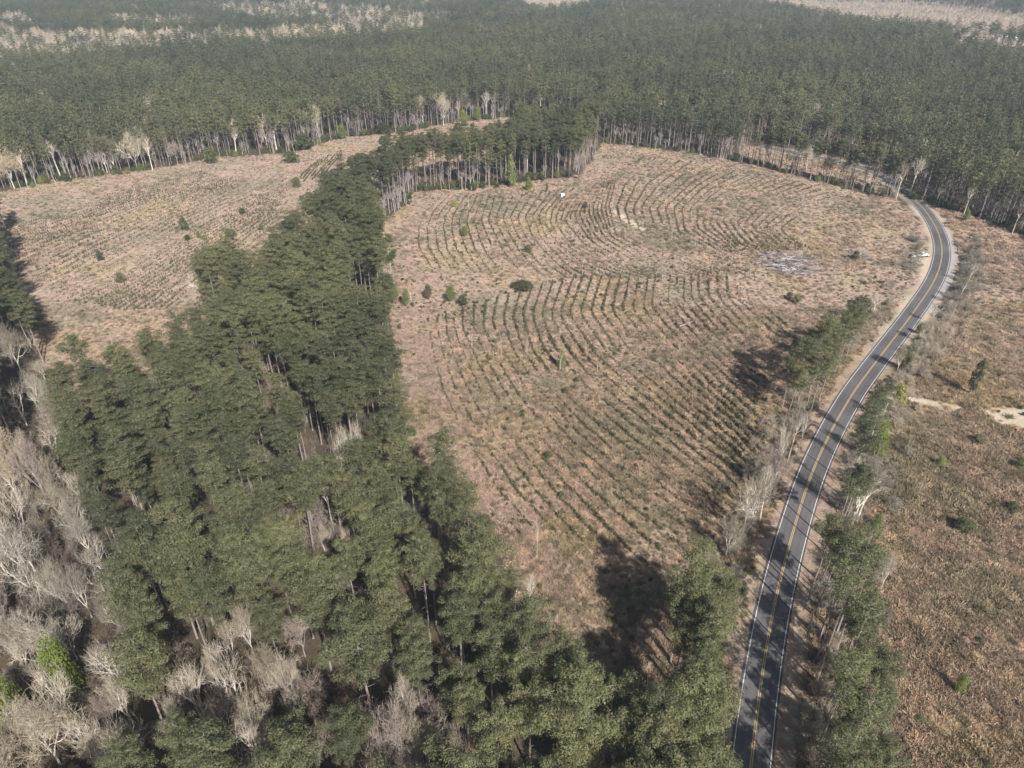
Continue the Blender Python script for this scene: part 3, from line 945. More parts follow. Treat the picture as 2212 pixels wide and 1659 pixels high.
s = rng.uniform(0.65, 1.1, nB)
s[nB0:] *= 0.55
s[:nB0] *= 1.15
tag(scatter("far_bare_wood", FARB, np.c_[fb, np.full(nB, -0.3)], np.c_[np.zeros((nB, 2)), rng.uniform(0, 6.28, nB)], np.c_[s, s, s], rng.integers(0, 4, nB)),
    "pale leafless hardwoods in bands and specks through the far pine forest", "forest")
print("near pines", len(pines), "rest", nR, "far pines", nF, "far bare", nB)

# ------------------------------------------------------------------ leafless trees one by one: base x, base y, top y, crown width (survey units), kind, label
BT = [
 (45,800,688,100,'big',"wide white leafless tree at the left edge below the upper clearing"),
 (97,818,775,44,'fan',"small leafless tree right beside the wide white one at the left edge"),
 (80,878,822,40,'fan',"small white leafless tree below the wide white tree at the left edge"),
 (45,1090,890,110,'tan',"big leafless tree with tan buds at the left edge beside the pine stand"),
 (105,1090,920,75,'pink',"grey twiggy tree behind the tan budding tree at the left edge"),
 (20,1250,1062,95,'tan',"yellowish budding tree at the left edge above the broad pale tree"),
 (82,1300,1110,190,'big',"broad pale leafless tree with spreading limbs at the left edge"),
 (185,1180,1070,60,'fan',"slim greenish leafless tree against the left side of the pine stand"),
 (200,1335,1215,70,'fan',"oval leafless tree between the broad pale tree and the pines"),
 (125,1460,1305,150,'big2',"greyish white leafless tree above the bright green tree"),
 (252,1475,1395,70,'multi',"low forked leafless tree to the right of the bright green tree"),
 (133,1655,1505,200,'big',"large silvery leafless tree in the bottom left corner"),
 (40,1690,1570,100,'big2',"gnarled leafless tree at the very bottom left edge"),
 (262,1590,1490,80,'pink',"faint pinkish leafless tree right of the large silvery one"),
 (300,1700,1570,110,'multi',"yellowish many stemmed leafless tree at the bottom edge"),
 (20,1385,1240,80,'pink',"brownish twiggy tree at the left edge under the broad pale tree"),
 (550,1418,1300,66,'fan',"slim fan shaped leafless tree in the middle of the bottom left wood"),
 (508,1440,1330,56,'fan',"leafless tree just left of the fan shaped one among the pines"),
 (445,1555,1430,90,'multi',"white many stemmed leafless tree among the dark pines at bottom left"),
 (480,1500,1400,60,'fan',"leafless tree standing behind the white many stemmed one"),
 (600,1530,1385,80,'fan',"leafless tree with yellowish twigs below the fan shaped one"),
 (660,1420,1315,70,'pink',"pinkish leafless tree leaning beside a large pine"),
 (640,1530,1440,60,'pink',"hazy pinkish tree below the leaning pinkish one"),
 (575,1700,1540,60,'thin',"white crooked leafless tree at the bottom edge left of centre"),
 (640,1680,1570,80,'fan',"pale green tinged leafless tree at the bottom edge"),
 (695,1690,1565,60,'fan',"slim white leafless tree at the bottom edge beside the green tinged one"),
 (885,1580,1450,55,'fan',"tall white leafless tree in the gap near the bottom centre"),
 (865,1690,1510,120,'pink',"pinkish grey leafless tree at the bottom edge near the centre"),
 (820,1700,1560,80,'pink',"low pinkish tree left of the grey one at the bottom edge"),
 (905,1690,1540,70,'fan',"thin leafless tree right of the pinkish grey one at the bottom"),
 (708,1225,1128,40,'fan',"small white leafless tree in a dark gap of the pine stand"),
 (742,1190,1130,30,'fan',"tiny white leafless tree right of the small one in the dark gap"),
 (770,1060,905,48,'thin',"tall thin leafless tree beside the dark gap of the stand"),
 (790,1040,900,40,'thin',"tall pale leafless tree touching the edge of the dark gap"),
 (748,1080,925,40,'thin',"tall leafless tree on the left of the group at the dark gap"),
 (700,1110,960,60,'pink',"pinkish leafless tree in the opening with reddish ground"),
 (675,1140,1000,40,'thin',"thin pale trunk at the left of the reddish opening"),
 (722,1150,1010,36,'thin',"thin pale trunk at the right of the reddish opening"),
 (622,960,860,28,'multi',"small yellowish white leafless tree in the middle of the pine stand"),
 (605,905,808,44,'pink',"rounded pinkish leafless tree in the middle of the pine stand"),
 (770,1410,1285,70,'tan',"pinkish budding tree at the centre of the lower pine stand"),
 (965,1520,1420,70,'pink',"pinkish leafless tree between the pines right of bottom centre"),
 (1142,1329,1230,34,'thin',"thin white leafless tree at the edge of the lower clearing"),
 (1112,1335,1240,26,'thin',"thin white trunk left of its twin at the clearing edge"),
 (1160,1210,1110,14,'thin',"single slender trunk standing in the lower clearing edge"),
 (1607,1160,1020,110,'multi',"large white leafless tree on the left bank of the road"),
 (1567,1205,1110,80,'fan',"greenish white leafless tree below the large white one on the left bank"),
 (1640,1130,1000,50,'thin',"tall thin leafless tree between the large white one and the road"),
 (1672,1050,905,44,'thin',"thin leafless tree on the reddish bank left of the road"),
 (1700,1000,875,34,'thin',"slender bare trunk below the roadside pine clump"),
 (1722,985,880,24,'thin',"dark slender trunk under the roadside pine clump"),
 (1660,1080,950,60,'pink',"twiggy grey tree behind the thin one on the reddish bank"),
 (1882,682,630,40,'thin',"small white leafless tree left of the road near the bend"),
 (1905,905,828,22,'thin',"white leafless tree right of the road below the middle shadow"),
 (1878,960,850,30,'thin',"long white trunk leaning over the right roadside scrub"),
 (1850,1010,900,26,'thin',"second long white trunk on the right roadside, lower down"),
 (1818,1110,985,60,'thin',"leafless tree with white trunk beside the dark roadside pines"),
 (1842,1130,1010,90,'multi',"spreading white leafless tree on the right verge"),
 (1900,1280,1195,46,'fan',"small leafless tree at the edge of the right hand brush field"),
 (1860,1270,1180,60,'pink',"greyish pink tree behind the right roadside pines"),
 (1880,1640,1555,60,'pink',"pinkish leafless tree below the right roadside pines"),
 (1835,1700,1580,80,'pink',"tangled pinkish tree at the bottom edge right of the road"),
 (1885,1400,1300,40,'pink',"leafless tree leaning out of the right roadside belt"),
 # along the far edge of the upper left clearing
 (32,408,305,60,'tan',"tan leafless tree at the far left of the forest edge"),
 (60,402,312,44,'thin',"bent white trunk next to the tan tree at the left of the forest edge"),
 (130,378,292,40,'thin',"thin leafless tree in the left part of the forest edge"),
 (148,368,300,36,'thin',"second thin leafless tree in the left part of the forest edge"),
 (215,368,278,62,'big2',"broad pinkish grey leafless tree at the forest edge"),
 (232,372,285,44,'fan',"leafless tree touching the broad grey one at the forest edge"),
 (250,370,292,40,'fan',"narrow leafless tree right of the broad grey pair"),
 (298,368,272,60,'big2',"white trunked leafless tree just left of the golden crown"),
 (312,362,262,58,'tan',"large round leafless tree with golden tan crown at the forest edge"),
 (330,368,290,30,'thin',"thin leaning trunk right of the golden crown"),
 (365,345,278,46,'fan',"fan shaped leafless tree right of the golden crowned one"),
 (385,355,300,36,'pink',"small pinkish tree right of the fan shaped one at the edge"),
 (510,330,270,40,'thin',"pale leafless tree among the straight pine trunks"),
 (598,325,245,40,'thin',"reddish leaning trunk among the pines of the forest edge"),
 (690,305,224,36,'fan',"white leafless tree at the right part of the forest edge"),
 (914,266,204,38,'fan',"white leafless tree above the sandy end of the upper clearing"),
 (958,272,196,46,'fan',"forked white leafless tree left of the round crowned one"),
 (1008,252,187,50,'big2',"round crowned pinkish white tree behind the sandy end of the clearing"),
 (1050,258,190,24,'thin',"straight white leafless tree right of the round crowned one"),
 (1066,255,192,22,'thin',"last thin white tree of the row behind the sandy clearing end"),
 (1140,375,295,26,'thin',"white leafless tree standing before the dark strip of pines"),
 (1180,360,275,20,'thin',"tall grey leafless tree inside the dark strip of pines"),
 (1255,390,318,34,'pink',"pinkish leafless tree at the corner of the strip and the large clearing"),
 (1740,372,310,34,'fan',"leafless tree at the far edge of the large clearing near the road"),
 (1782,392,335,30,'fan',"white leafless tree in the thin tree row before the dirt bank"),
 (1810,395,345,26,'thin',"slim pale tree beside the dirt bank at the far road"),
 (1935,432,340,26,'thin',"leaning white tree left of where the road leaves the forest"),
 (1965,420,330,34,'thin',"tall white forked tree right of where the road leaves the forest"),
 (2080,468,395,24,'thin',"leaning white tree at the forest edge right of the road"),
 (2186,505,428,24,'thin',"slim white tree at the forest edge near the right border"),
 # crowns that rise out of the far canopy
 (1168,228,165,36,'tan',"pale round bare crown in the canopy above the dark strip"),
 (1375,238,176,40,'tan',"pale bare crown in the canopy above the large clearing"),
 (1328,168,116,34,'pink',"pinkish bare crown high in the canopy near the top centre"),
 (1194,170,122,18,'tan',"small tan bare crown in the canopy left of the pinkish one"),
 (1080,104,64,32,'pink',"greyish bare crown in the canopy at the top centre"),
 (1135,122,84,18,'tan',"white blossom coloured crown in the canopy near the top centre"),
 (1073,140,96,26,'pink',"pinkish pair of bare crowns in the canopy at the top centre"),
 (1500,232,178,24,'fan',"grey bare crown in the canopy right of the pale ones"),
 (530,270,228,36,'pink',"flat brownish bare crown in the canopy above the upper clearing"),
 (490,258,212,18,'tan',"white bare crown in the canopy left of the brownish one"),
 (20,98,45,34,'fan',"white fan shaped tree standing clear in the top left distance"),
]
BT += [
 (420,1640,1500,70,'fan',"leafless tree low between the silvery corner tree and the white many stemmed one"),
 (985,1660,1560,50,'fan',"thin leafless tree between the pines at the bottom, right of the pinkish group"),
 (1230,1640,1560,60,'pink',"greyish leafless tree at the bottom among the pines left of the dark shadow"),
 (1400,1600,1420,50,'open',"grey leafless tree in the dark shadow between the two stands"),
 (760,1250,1140,40,'fan',"white leafless tree at the foot of the long dark gap"),
 (330,1330,1240,46,'fan',"small leafless crown rising between the pines at the left of the stand"),
 (1938,800,742,34,'fan',"small leafless tree at the right road edge above the dark narrow evergreen"),
 (1985,740,690,34,'fan',"leafless tree at the right road edge just below the bend"),
 (2012,700,655,30,'thin',"thin leafless tree at the right road edge near the bend"),
 (2090,612,560,30,'thin',"thin leafless tree beyond the gravel shoulder of the bend"),
 (2070,650,600,24,'thin',"slender leafless tree in the scrub right of the bend"),
 (1210,800,752,20,'thin',"pale thin trunk beside the leafing tree in the clearing"),
 (1020,440+330,715,12,'thin',"lone pale snag at the left of the planted rows"),
 (1083,770,722,12,'thin',"leaning pale snag between two planted rows"),
 (920,500,474,8,'thin',"short pale snag in the upper left of the large clearing"),
 (1290,800,775,10,'thin',"short pale snag right of the leafing trees"),
 (1430,605,580,16,'fan',"small grey leafless tree in the middle of the large clearing"),
]
r3 = np.random.default_rng(91)
fill = grid_points(-170, 40, 25, 200, 9.5, 9.5, .5, .35, 92)
kf = inside(fill, GP([(-250,880),(90,860),(160,960),(200,1120),(250,1300),(320,1500),(380,1900),(-500,1900)]))
fill2 = grid_points(-80, 20, 25, 120, 5.2, 5.2, .5, .3, 93)
k2 = np.zeros(len(fill2), bool)
for f in HOLES[5:7]: k2 |= inside(fill2, f)
fill = np.vstack([fill[kf], fill2[k2]])
fill = fill[np.ones(len(fill), bool) & visible(fill, 16, 0, 330)]
for p_ in fill:
    bx_, by_ = proj(p_[0], p_[1])
    H_ = r3.uniform(12, 20)
    tx_, ty_ = proj(p_[0], p_[1], H_)
    BT.append((bx_, by_, ty_, r3.uniform(5, 9) * FD / depth(p_[0], p_[1], H_), ('open', 'open', 'big2', 'fan', 'open')[r3.integers(5)], None))
fills = {}
for q_, row_ in enumerate(BT):
    if row_[5] is None:
        k_ = min(range(len(LM)), key=lambda a_: math.hypot(row_[0] - LM[a_][0], row_[2] + 40 - LM[a_][1]))
        dx, dy = row_[0] - LM[k_][0], row_[2] + 40 - LM[k_][1]
        sd__ = ("right of" if dx > 0 else "left of") if abs(dx) > abs(dy) else ("below" if dy > 0 else "above")
        fills.setdefault((k_, sd__), []).append((math.hypot(dx, dy), q_))
for (k_, sd__), lst in fills.items():
    for n_, (_, q_) in enumerate(sorted(lst)):
        BT[q_] = BT[q_][:5] + (((ORD[n_] + "grey leafless tree out from, and ") if n_ else "grey leafless tree standing next to and ") + sd__ + " " + LM[k_][2],)
for (bx, by, ty, cw, key, lab) in BT:
    x, y = G(bx, by)
    H = height_for(y, ty)
    W = cw / 2 / FD * depth(x, y, H * .8)
    e = bpy.data.objects.new("bare_tree", None)
    z = float(ground_z(np.array([x]), np.array([y]))[0])
    e.location = (x, y, z - 0.1)
    e.rotation_euler = (0, 0, rng.uniform(0, 6.28))
    e.scale = (W, W, H)
    COL.objects.link(e)
    tag(e, lab or "leafless grey-brown tree standing close among the others in the lower left wood", "tree", None if lab else "leafless trees of the lower left wood")
    a, b_ = BARE[key]
    link("trunk", a, parent=e); link("branches", b_, parent=e)

# bushy leafless understorey on the floor of the mixed wood
und_me = []
for q in range(3):
    gt, gb = bare_parts(450 + q, H=6, fork=.15, levels=4, spread=.8, twig=.05, multi=3)
    norm_size((gt, gb), 1.0, 1.0)
    g = Geo(); g.v = gt.v + gb.v; g.f = gt.f + [f + gt.n for f in gb.f]; g.m = gt.m + gb.m
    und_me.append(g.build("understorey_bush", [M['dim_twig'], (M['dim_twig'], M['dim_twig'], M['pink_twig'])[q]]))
UND = [GP([(-300,860),(60,830),(150,880),(200,1100),(260,1300),(330,1500),(420,1900),(-600,2000)])] + HOLES
P = grid_points(-160, 40, 20, 240, 3.8, 3.8, .2, .4, 71)
k = np.zeros(len(P), bool)
for f in UND: k |= inside(P, f)
k |= inside(P, NEAR_STAND) & (rng.random(len(P)) < .45)
P = P[k & visible(P, 6, 150, 400)]
n_ = len(P)
hh = rng.uniform(2, 8.5, n_)
hin = np.zeros(n_, bool)
for f in HOLES: hin |= inside(P, f)
hh = np.where(hin, hh + 3.5, hh)
ww = hh * rng.uniform(.3, .5, n_)
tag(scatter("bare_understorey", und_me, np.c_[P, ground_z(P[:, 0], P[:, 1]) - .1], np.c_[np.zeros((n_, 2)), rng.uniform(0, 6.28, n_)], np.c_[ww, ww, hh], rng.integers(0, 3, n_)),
    "leafless brownish understorey between the trees of the mixed wood", "undergrowth")
# twiggy grey scrub along both verges
dr = resample(ROAD, 1.0)
side_pts = []
for sgn, ya, yb, dens in ((1, 60, 330, 1.5), (-1, 100, 200, 1.1), (-1, 200, 330, .35)):
    q_ = dr[(dr[:, 1] > ya) & (dr[:, 1] < yb)]
    nn2 = int(len(q_) * dens)
    r6 = np.random.default_rng(600 + ya + sgn)
    base_ = q_[r6.integers(0, len(q_), nn2)]
    T_ = np.gradient(dr, axis=0).mean(0)
    off_ = 8.5 + np.abs(r6.normal(size=nn2)) * 4.5
    for b0, o0 in zip(base_, off_):
        j_ = np.argmin(np.hypot(*(dr - b0).T)); j2 = min(len(dr) - 2, max(1, j_))
        t_ = dr[j2 + 1] - dr[j2 - 1]; t_ = t_ / np.hypot(*t_)
        n__ = np.array([-t_[1], t_[0]])
        side_pts.append(b0 + n__ * o0 * sgn)
side_pts = np.array(side_pts)
side_pts = side_pts[seg_dist(side_pts, ROAD[::3])[0] > 7.6]
n_ = len(side_pts)
hh = rng.uniform(1.5, 6.0, n_); ww = hh * rng.uniform(.35, .6, n_)
vs_me = []
for me_ in und_me[:2]:
    q = me_.copy(); q.name = "verge_bush"; q.materials.clear(); q.materials.append(M['twig']); q.materials.append(M['twig']); vs_me.append(q)
tag(scatter("verge_scrub", vs_me, np.c_[side_pts, ground_z(side_pts[:, 0], side_pts[:, 1]) - .1], np.c_[np.zeros((n_, 2)), rng.uniform(0, 6.28, n_)], np.c_[ww, ww, hh], rng.integers(0, 2, n_)),
    "grey twiggy scrub lining both verges of the road", "scrub")
# more anonymous slim trunks and understorey in the forest edges
def along(poly_pts, n, off, seed):
    r = np.random.default_rng(seed)
    Pn = resample(GP(poly_pts), 1.0)
    k = r.integers(0, len(Pn), n)
    return Pn[k] + r.normal(size=(n, 2)) * off
ed = np.vstack([along([(30,405),(300,368),(470,338),(560,334),(640,328),(700,305),(737,295),(854,285),(970,265),(1104,251)], 85, 2.0, 1),
                along([(1301,308),(1475,326),(1641,356),(1751,388),(1841,408),(1930,425)], 60, 2.0, 2),
                along([(894,415),(1011,408),(1151,388),(1231,381),(1301,308)], 16, 1.5, 3),
                along([(1975,425),(2120,470),(2212,505),(2290,535)], 60, 2.5, 4),
                along([(817,480),(861,455),(894,415)], 20, 1.5, 5)])
nE = len(ed)
thin_me = []
for q in range(4):
    gt, gb = bare_parts(400 + q, H=13, fork=.55, levels=3, spread=.5, twig=.06)
    norm_size((gt, gb), 1.0, 1.0)
    g = Geo(); g.v = gt.v + gb.v; g.f = gt.f + [f + gt.n for f in gb.f]; g.m = gt.m + gb.m
    thin_me.append(g.build("edge_trunk", [M['grey_bark'], M['twig']]))
hh = rng.uniform(7, 17, nE)
ww = rng.uniform(1.2, 2.6, nE)
tag(scatter("edge_thicket", thin_me, np.c_[ed, np.full(nE, -.2)], np.c_[rng.normal(size=(nE, 2)) * .05, rng.uniform(0, 6.28, nE)], np.c_[ww, ww, hh], rng.integers(0, 4, nE)),
    "tangle of slender grey trunks lining the forest edges", "thicket")

# ------------------------------------------------------------------ evergreen shrubs and small green trees: x, base y, top y, width, kind, name, label
# foliage meshes of the shrubs and small green trees
SM = {'green': [shrub_mesh("shrub_foliage", 10 + q, 1, .5, M['shrub'], per=1500, size=.1) for q in range(2)],
      'dark': [shrub_mesh("shrub_foliage", 20 + q, 1, .5, M['sapling'], per=1500, size=.1) for q in range(2)],
      'cone': [shrub_mesh("conifer_foliage", 30, 1, .5, M['needle_light'], per=1100, size=.12, cone=True, n=14)],
      'spring': [shrub_mesh("leafing_foliage", 40 + q, 1, .5, M['spring'], per=2200, size=.05, n=22) for q in range(2)],
      'lime': [shrub_mesh("leafing_foliage", 44 + q, 1, .5, M['lime'], per=1500, size=.05, n=18) for q in range(2)],
      'yellow': [shrub_mesh("yellow_foliage", 50, 1, .5, M['yellow'], per=700, size=.1, n=12)]}
SH = [
 (1142,411,381,26,'cone','conifer',"rounded yellow green conifer at the edge of the large clearing"),
 (1104,405,332,40,'cone','conifer',"grey green conical conifer before the dark strip of pines"),
 (1264,454,438,14,'dark','evergreen_shrub',"dark evergreen bush right of the white hunting blind"),
 (1181,418,398,7,'dark','evergreen_shrub',"narrow dark little conifer left of the white hunting blind"),
 (1004,508,486,22,'spring','green_shrub',"yellow green bush in the upper left of the large clearing"),
 (980,448,432,22,'yellow','yellow_shrub',"pale yellowish bush in the far left corner of the large clearing"),
 (1140,541,526,24,'dark','evergreen_shrub',"dark flat bush in the upper part of the large clearing"),
 (456,354,318,34,'green','green_shrub',"round dense green bush at the far edge of the upper left clearing"),
 (400,500,470,20,'green','green_shrub',"green bush in the middle of the upper left clearing"),
 (406,520,508,18,'green','green_shrub',"small low green bush beside the one in the middle of the clearing"),
 (431,516,500,13,'spring','green_shrub',"light green bush right of the middle bushes of the clearing"),
 (525,463,450,18,'green','green_shrub',"olive bush in the upper right of the upper left clearing"),
 (565,498,484,14,'spring','green_shrub',"light green bush near the right border of the upper left clearing"),
 (218,563,541,17,'green','green_shrub',"lone small green tree in the left of the upper left clearing"),
 (262,607,586,24,'dark','evergreen_shrub',"grey green bush low in the upper left clearing"),
 (642,405,382,24,'spring','green_shrub',"light bush at the narrow neck of the upper left clearing"),
 (630,352,328,40,'green','green_shrub',"green thicket at the right end of the forest edge"),
 (655,325,290,50,'green','green_shrub',"green understorey tree at the forest edge bay"),
 (925,646,615,20,'dark','evergreen_shrub',"olive small tree left of the green pair in the large clearing"),
 (973,652,618,26,'spring','green_shrub',"leafing green small tree in the left middle of the large clearing"),
 (999,659,637,24,'green','green_shrub',"dense dark green bush right of the leafing small tree"),
 (878,662,622,22,'spring','green_shrub',"yellow green small tree at the left border of the large clearing"),
 (852,655,612,26,'spring','green_shrub',"pale green small tree under the bare trunks of the stand edge"),
 (855,840,800,30,'spring','green_shrub',"pale green sapling tree at the foot of the stand, mid height"),
 (1211,795,755,24,'spring','green_shrub',"thin leafing green tree in the middle of the large clearing"),
 (1245,822,812,14,'green','green_shrub',"small green bush below the thin leafing tree"),
 (1222,850,836,18,'dark','evergreen_shrub',"dark bush below the leafing trees in the clearing"),
 (1183,992,976,20,'green','green_shrub',"rounded green bush in the lower clearing"),
 (1130,620,604,60,'dark','evergreen_shrub',"long dark low thicket across the middle of the clearing"),
 (1715,758,728,26,'dark','evergreen_shrub',"dark bush above the roadside pine clump"),
 (1860,662,640,40,'dark','evergreen_shrub',"dark bush between the brush pile and the road bend"),
 (1848,700,676,34,'dark','evergreen_shrub',"dark green bush left of the road above the pine clump"),
 (1705,643,626,20,'dark','evergreen_shrub',"dark bush below the log pile, left of two"),
 (1720,652,632,22,'dark','evergreen_shrub',"dark bush below the log pile, right of two"),
 (1845,565,545,20,'dark','evergreen_shrub',"green bush inside the right part of the debris"),
 (1953,800,745,26,'dark','evergreen_shrub',"dark narrow evergreen on the right roadside"),
 (1983,720,700,20,'dark','evergreen_shrub',"small dark evergreen beside the right road edge"),
 (2095,850,775,32,'dark','evergreen_shrub',"dark green small tree out in the right hand brush field"),
 (2030,1005,985,24,'spring','green_shrub',"light green bush in the right field near the road"),
 (1885,1000,905,46,'lime','leafing_tree',"bright yellow green leafing tree on the right roadside"),
 (1938,870,825,40,'yellow','yellow_shrub',"pale yellow flowering shrub on the right roadside"),
 (2043,690,680,10,'yellow','yellow_shrub',"tiny bright yellow thing in the right field near the bend"),  # small yellow thing of unknown kind, built with shrub foliage
 (2084,480,455,18,'spring','leafing_tree',"yellow green small tree at the forest edge right of the road"),
 (2208,500,480,18,'spring','leafing_tree',"yellow green bush at the right border by the forest edge"),
 (2185,1100,1082,34,'dark','evergreen_shrub',"dark bush near the right border of the brush field"),
 (2200,1010,990,30,'green','green_shrub',"green bush at the right border below the sand"),
 (2110,955,940,34,'dark','evergreen_shrub',"low dark bush left of the orange sand"),
 (2080,1140,1115,46,'green','green_shrub',"green low thicket in the middle of the right field"),
 (2065,1500,1460,30,'spring','leafing_tree',"thin bright green leafing tree in the lower right field"),
 (1890,1145,1115,30,'spring','green_shrub',"bright green bush beside the white roadside tree"),
 (1880,1225,1200,16,'spring','green_shrub',"narrow green bush beside the right roadside belt"),
 (172,1530,1385,78,'lime','leafing_tree',"vivid lime green leafing tree in the bottom left wood"),
 (40,1580,1462,90,'lime','leafing_tree',"bright green leafing tree at the left border near the bottom"),
 (880,130+1100,1195,24,'yellow','yellow_shrub',"small yellowish tree hidden among the lower pines"),
 (1612,1240,1228,16,'spring','green_shrub',"bright green little bush on the left road bank"),
 (1600,1285,1258,26,'green','green_shrub',"green bush at the top of the left roadside pine row"),
 (830,290,262,30,'green','green_shrub',"green bush where the upper clearing narrows"),
 (1000,275,238,24,'spring','green_shrub',"yellow green tree left of the round crowned white tree"),
 (1032,262,232,20,'spring','green_shrub',"light green bush behind the sandy clearing end"),
 (740,300,268,26,'spring','green_shrub',"green bush at the forest edge behind the neck of the clearing"),
]
for (bx, by, ty, cw, key, nm, lab) in SH:
    x, y = G(bx, by)
    H = max(0.8, height_for(y, ty))
    W = cw / FD * depth(x, y, H / 2)
    z = float(ground_z(np.array([x]), np.array([y]))[0])
    me_ = SM[key][rng.integers(len(SM[key]))]
    e = link(nm, me_, (x, y, z - 0.05), rng.uniform(0, 6.28), (W, W, H))
    tag(e, lab, "tree" if 'tree' in nm or nm == 'conifer' else "shrub")

# understorey of green and brown bushes along the forest edges (nobody could count it)
eb = np.vstack([along([(30,405),(300,368),(470,338),(560,334),(640,328),(700,305),(737,295),(854,285),(970,265),(1104,251)], 230, 2.5, 11),
                along([(1301,308),(1475,326),(1641,356),(1751,388),(1841,408),(1930,425)], 80, 2.5, 12),
                along([(861,450),(894,413),(1011,406),(1151,386),(1231,379)], 90, 2.5, 13),
                along([(1975,425),(2120,470),(2212,505),(2290,535)], 60, 2.5, 14),
                along([(817,480),(835,660),(850,850),(900,1060)], 40, 2.5, 15)])
nE = len(eb)
hh = rng.uniform(1.2, 5.0, nE); ww = hh * rng.uniform(.7, 1.3, nE)
tag(scatter("edge_undergrowth", [SM['green'][0], SM['dark'][0], SM['spring'][1], SM['green'][1]], np.c_[eb, np.full(nE, -.2)], np.c_[np.zeros((nE, 2)), rng.uniform(0, 6.28, nE)], np.c_[ww, ww, hh], rng.choice([0, 1, 2, 3, 3, 0], nE)),
    "green undergrowth crowding the foot of the forest edges", "undergrowth")

# ------------------------------------------------------------------ young planted pines in contour rows
def curve(pts, n=60):
    P = resample(GP(pts), 0.5)
    P = smooth(P, 40)
    s = np.linspace(0, len(P) - 1, n)
    return np.c_[np.interp(s, np.arange(len(P)), P[:, 0]), np.interp(s, np.arange(len(P)), P[:, 1])]
FAMS = [
 ([(960,420),(925,455),(905,490),(905,530),(930,575)], [(1070,425),(1055,480),(1083,533),(1130,595)], [(1190,418),(1150,470),(1165,510),(1220,570),(1270,605)], [(1290,395),(1240,440),(1220,480),(1260,530),(1350,580),(1440,600)], [(1400,335),(1330,390),(1315,450),(1330,510),(1440,570),(1560,605)], [(1560,350),(1470,400),(1420,450),(1440,510),(1560,570),(1660,590)], [(1700,390),(1600,430),(1560,480),(1600,530),(1660,545)], [(1870,440),(1760,460),(1700,500),(1740,530),(1800,540)]),
 ([(925,690),(935,760),(960,850),(1010,950),(1070,1050),(1150,1140)], [(1000,670),(1000,710),(1020,760),(1060,840),(1120,930),(1180,1000),(1290,1120),(1370,1200)], [(1075,640),(1065,700),(1090,770),(1150,860),(1230,950),(1330,1040),(1450,1120),(1530,1180)], [(1150,615),(1130,680),(1150,760),(1230,860),(1330,950),(1450,1040),(1560,1130)], [(1260,600),(1230,680),(1290,770),(1390,850),(1480,930),(1590,1020),(1620,1070)], [(1400,600),(1390,670),(1450,740),(1530,820),(1600,890),(1640,930)], [(1510,590),(1510,640),(1560,700),(1620,760),(1670,790)], [(1650,590),(1655,640),(1720,700),(1790,745)]),
 ([(40,480),(180,440),(300,405),(440,372)], [(40,560),(180,500),(330,440),(480,390)], [(90,620),(240,540),(380,470),(520,400),(560,370)], [(160,650),(320,560),(440,490),(560,430),(640,385)], [(270,670),(400,580),(500,510),(600,450)], [(380,665),(440,610),(520,550),(590,500)]),
 ([(690,345),(655,375),(640,395)], [(760,315),(730,350),(700,385)]),
]
seeds = []
r = np.random.default_rng(77)
for fi, fam in enumerate(FAMS):
    cs = [curve(list(c)) for c in fam]
    for a, b_ in zip(cs[:-1], cs[1:]):
        gap = np.median(np.hypot(*(a - b_).T))
        nrow = max(2, int(round(gap / (4.3 if fi != 2 else 4.0))))
        for q in range(nrow):
            f = q / nrow
            row = a * (1 - f) + b_ * f
            row = resample(row, 0.85 if fi != 2 else 1.35)
            row = row + r.normal(size=row.shape) * 0.16
            pres = vnoise(row[:, 0] + 200 * q, row[:, 1], 16, 50 + fi) + 0.6 * vnoise(row[:, 0], row[:, 1], 35, 60)
            lg = np.hypot(*(a - b_).T) / nrow
            lg = np.interp(np.linspace(0, 1, len(row)), np.linspace(0, 1, len(lg)), lg)
            k_ = (pres > -0.85) & (r.random(len(row)) < .92) & ~((lg < 2.9) & (q % 2 == 1)) & ~((lg < 1.3) & (q % 4 > 0)) & (lg < 8)
            seeds.append(row[k_])
seeds = np.vstack(seeds)
ok = (inside(seeds, CLEAR_A) | inside(seeds, CLEAR_B)) & (seg_dist(seeds, ROAD[::3])[0] > 14)
seeds = seeds[ok]
r2 = np.random.default_rng(5)
strength = vnoise(seeds[:, 0], seeds[:, 1], 22, 70)
hs = np.clip(1.0 + 0.6 * strength + r2.normal(size=len(seeds)) * 0.25, 0.45, 2.2)
hs *= np.where(inside(seeds, CLEAR_A), 0.95, 1.0) * np.where((seeds[:, 1] > 285) & ~inside(seeds, CLEAR_A), 0.88, 1.0) * np.where(seeds[:, 1] < 260, 1.2, 1.0)
sap = [shrub_mesh("sapling_foliage", 60 + q, 1, .5, M['sapling'], per=260, size=.26, cone=True, n=6) for q in range(3)]
zs = ground_z(seeds[:, 0], seeds[:, 1])
size_px = hs / depth(seeds[:, 0], seeds[:, 1])
o_ = np.argsort(-size_px)
for i in o_[:300]:
    e = link("pine_sapling", sap[i % 3], (seeds[i, 0], seeds[i, 1], zs[i] - .05), r2.uniform(0, 6.28), (hs[i] * 0.85, hs[i] * 0.85, hs[i]))
    tag(e, "knee to head high young pine in a planted row of the large clearing", "sapling", "young pines planted in contour rows")
ri = o_[300:]
tag(scatter("sapling_rows", sap, np.c_[seeds[ri], zs[ri] - .05], np.c_[np.zeros((len(ri), 2)), r2.uniform(0, 6.28, len(ri))], np.c_[hs[ri] * .85, hs[ri] * .85, hs[ri]], r2.integers(0, 3, len(ri))),
    "curving rows of small planted pines across both clearings", "saplings")
print("saplings", len(seeds))

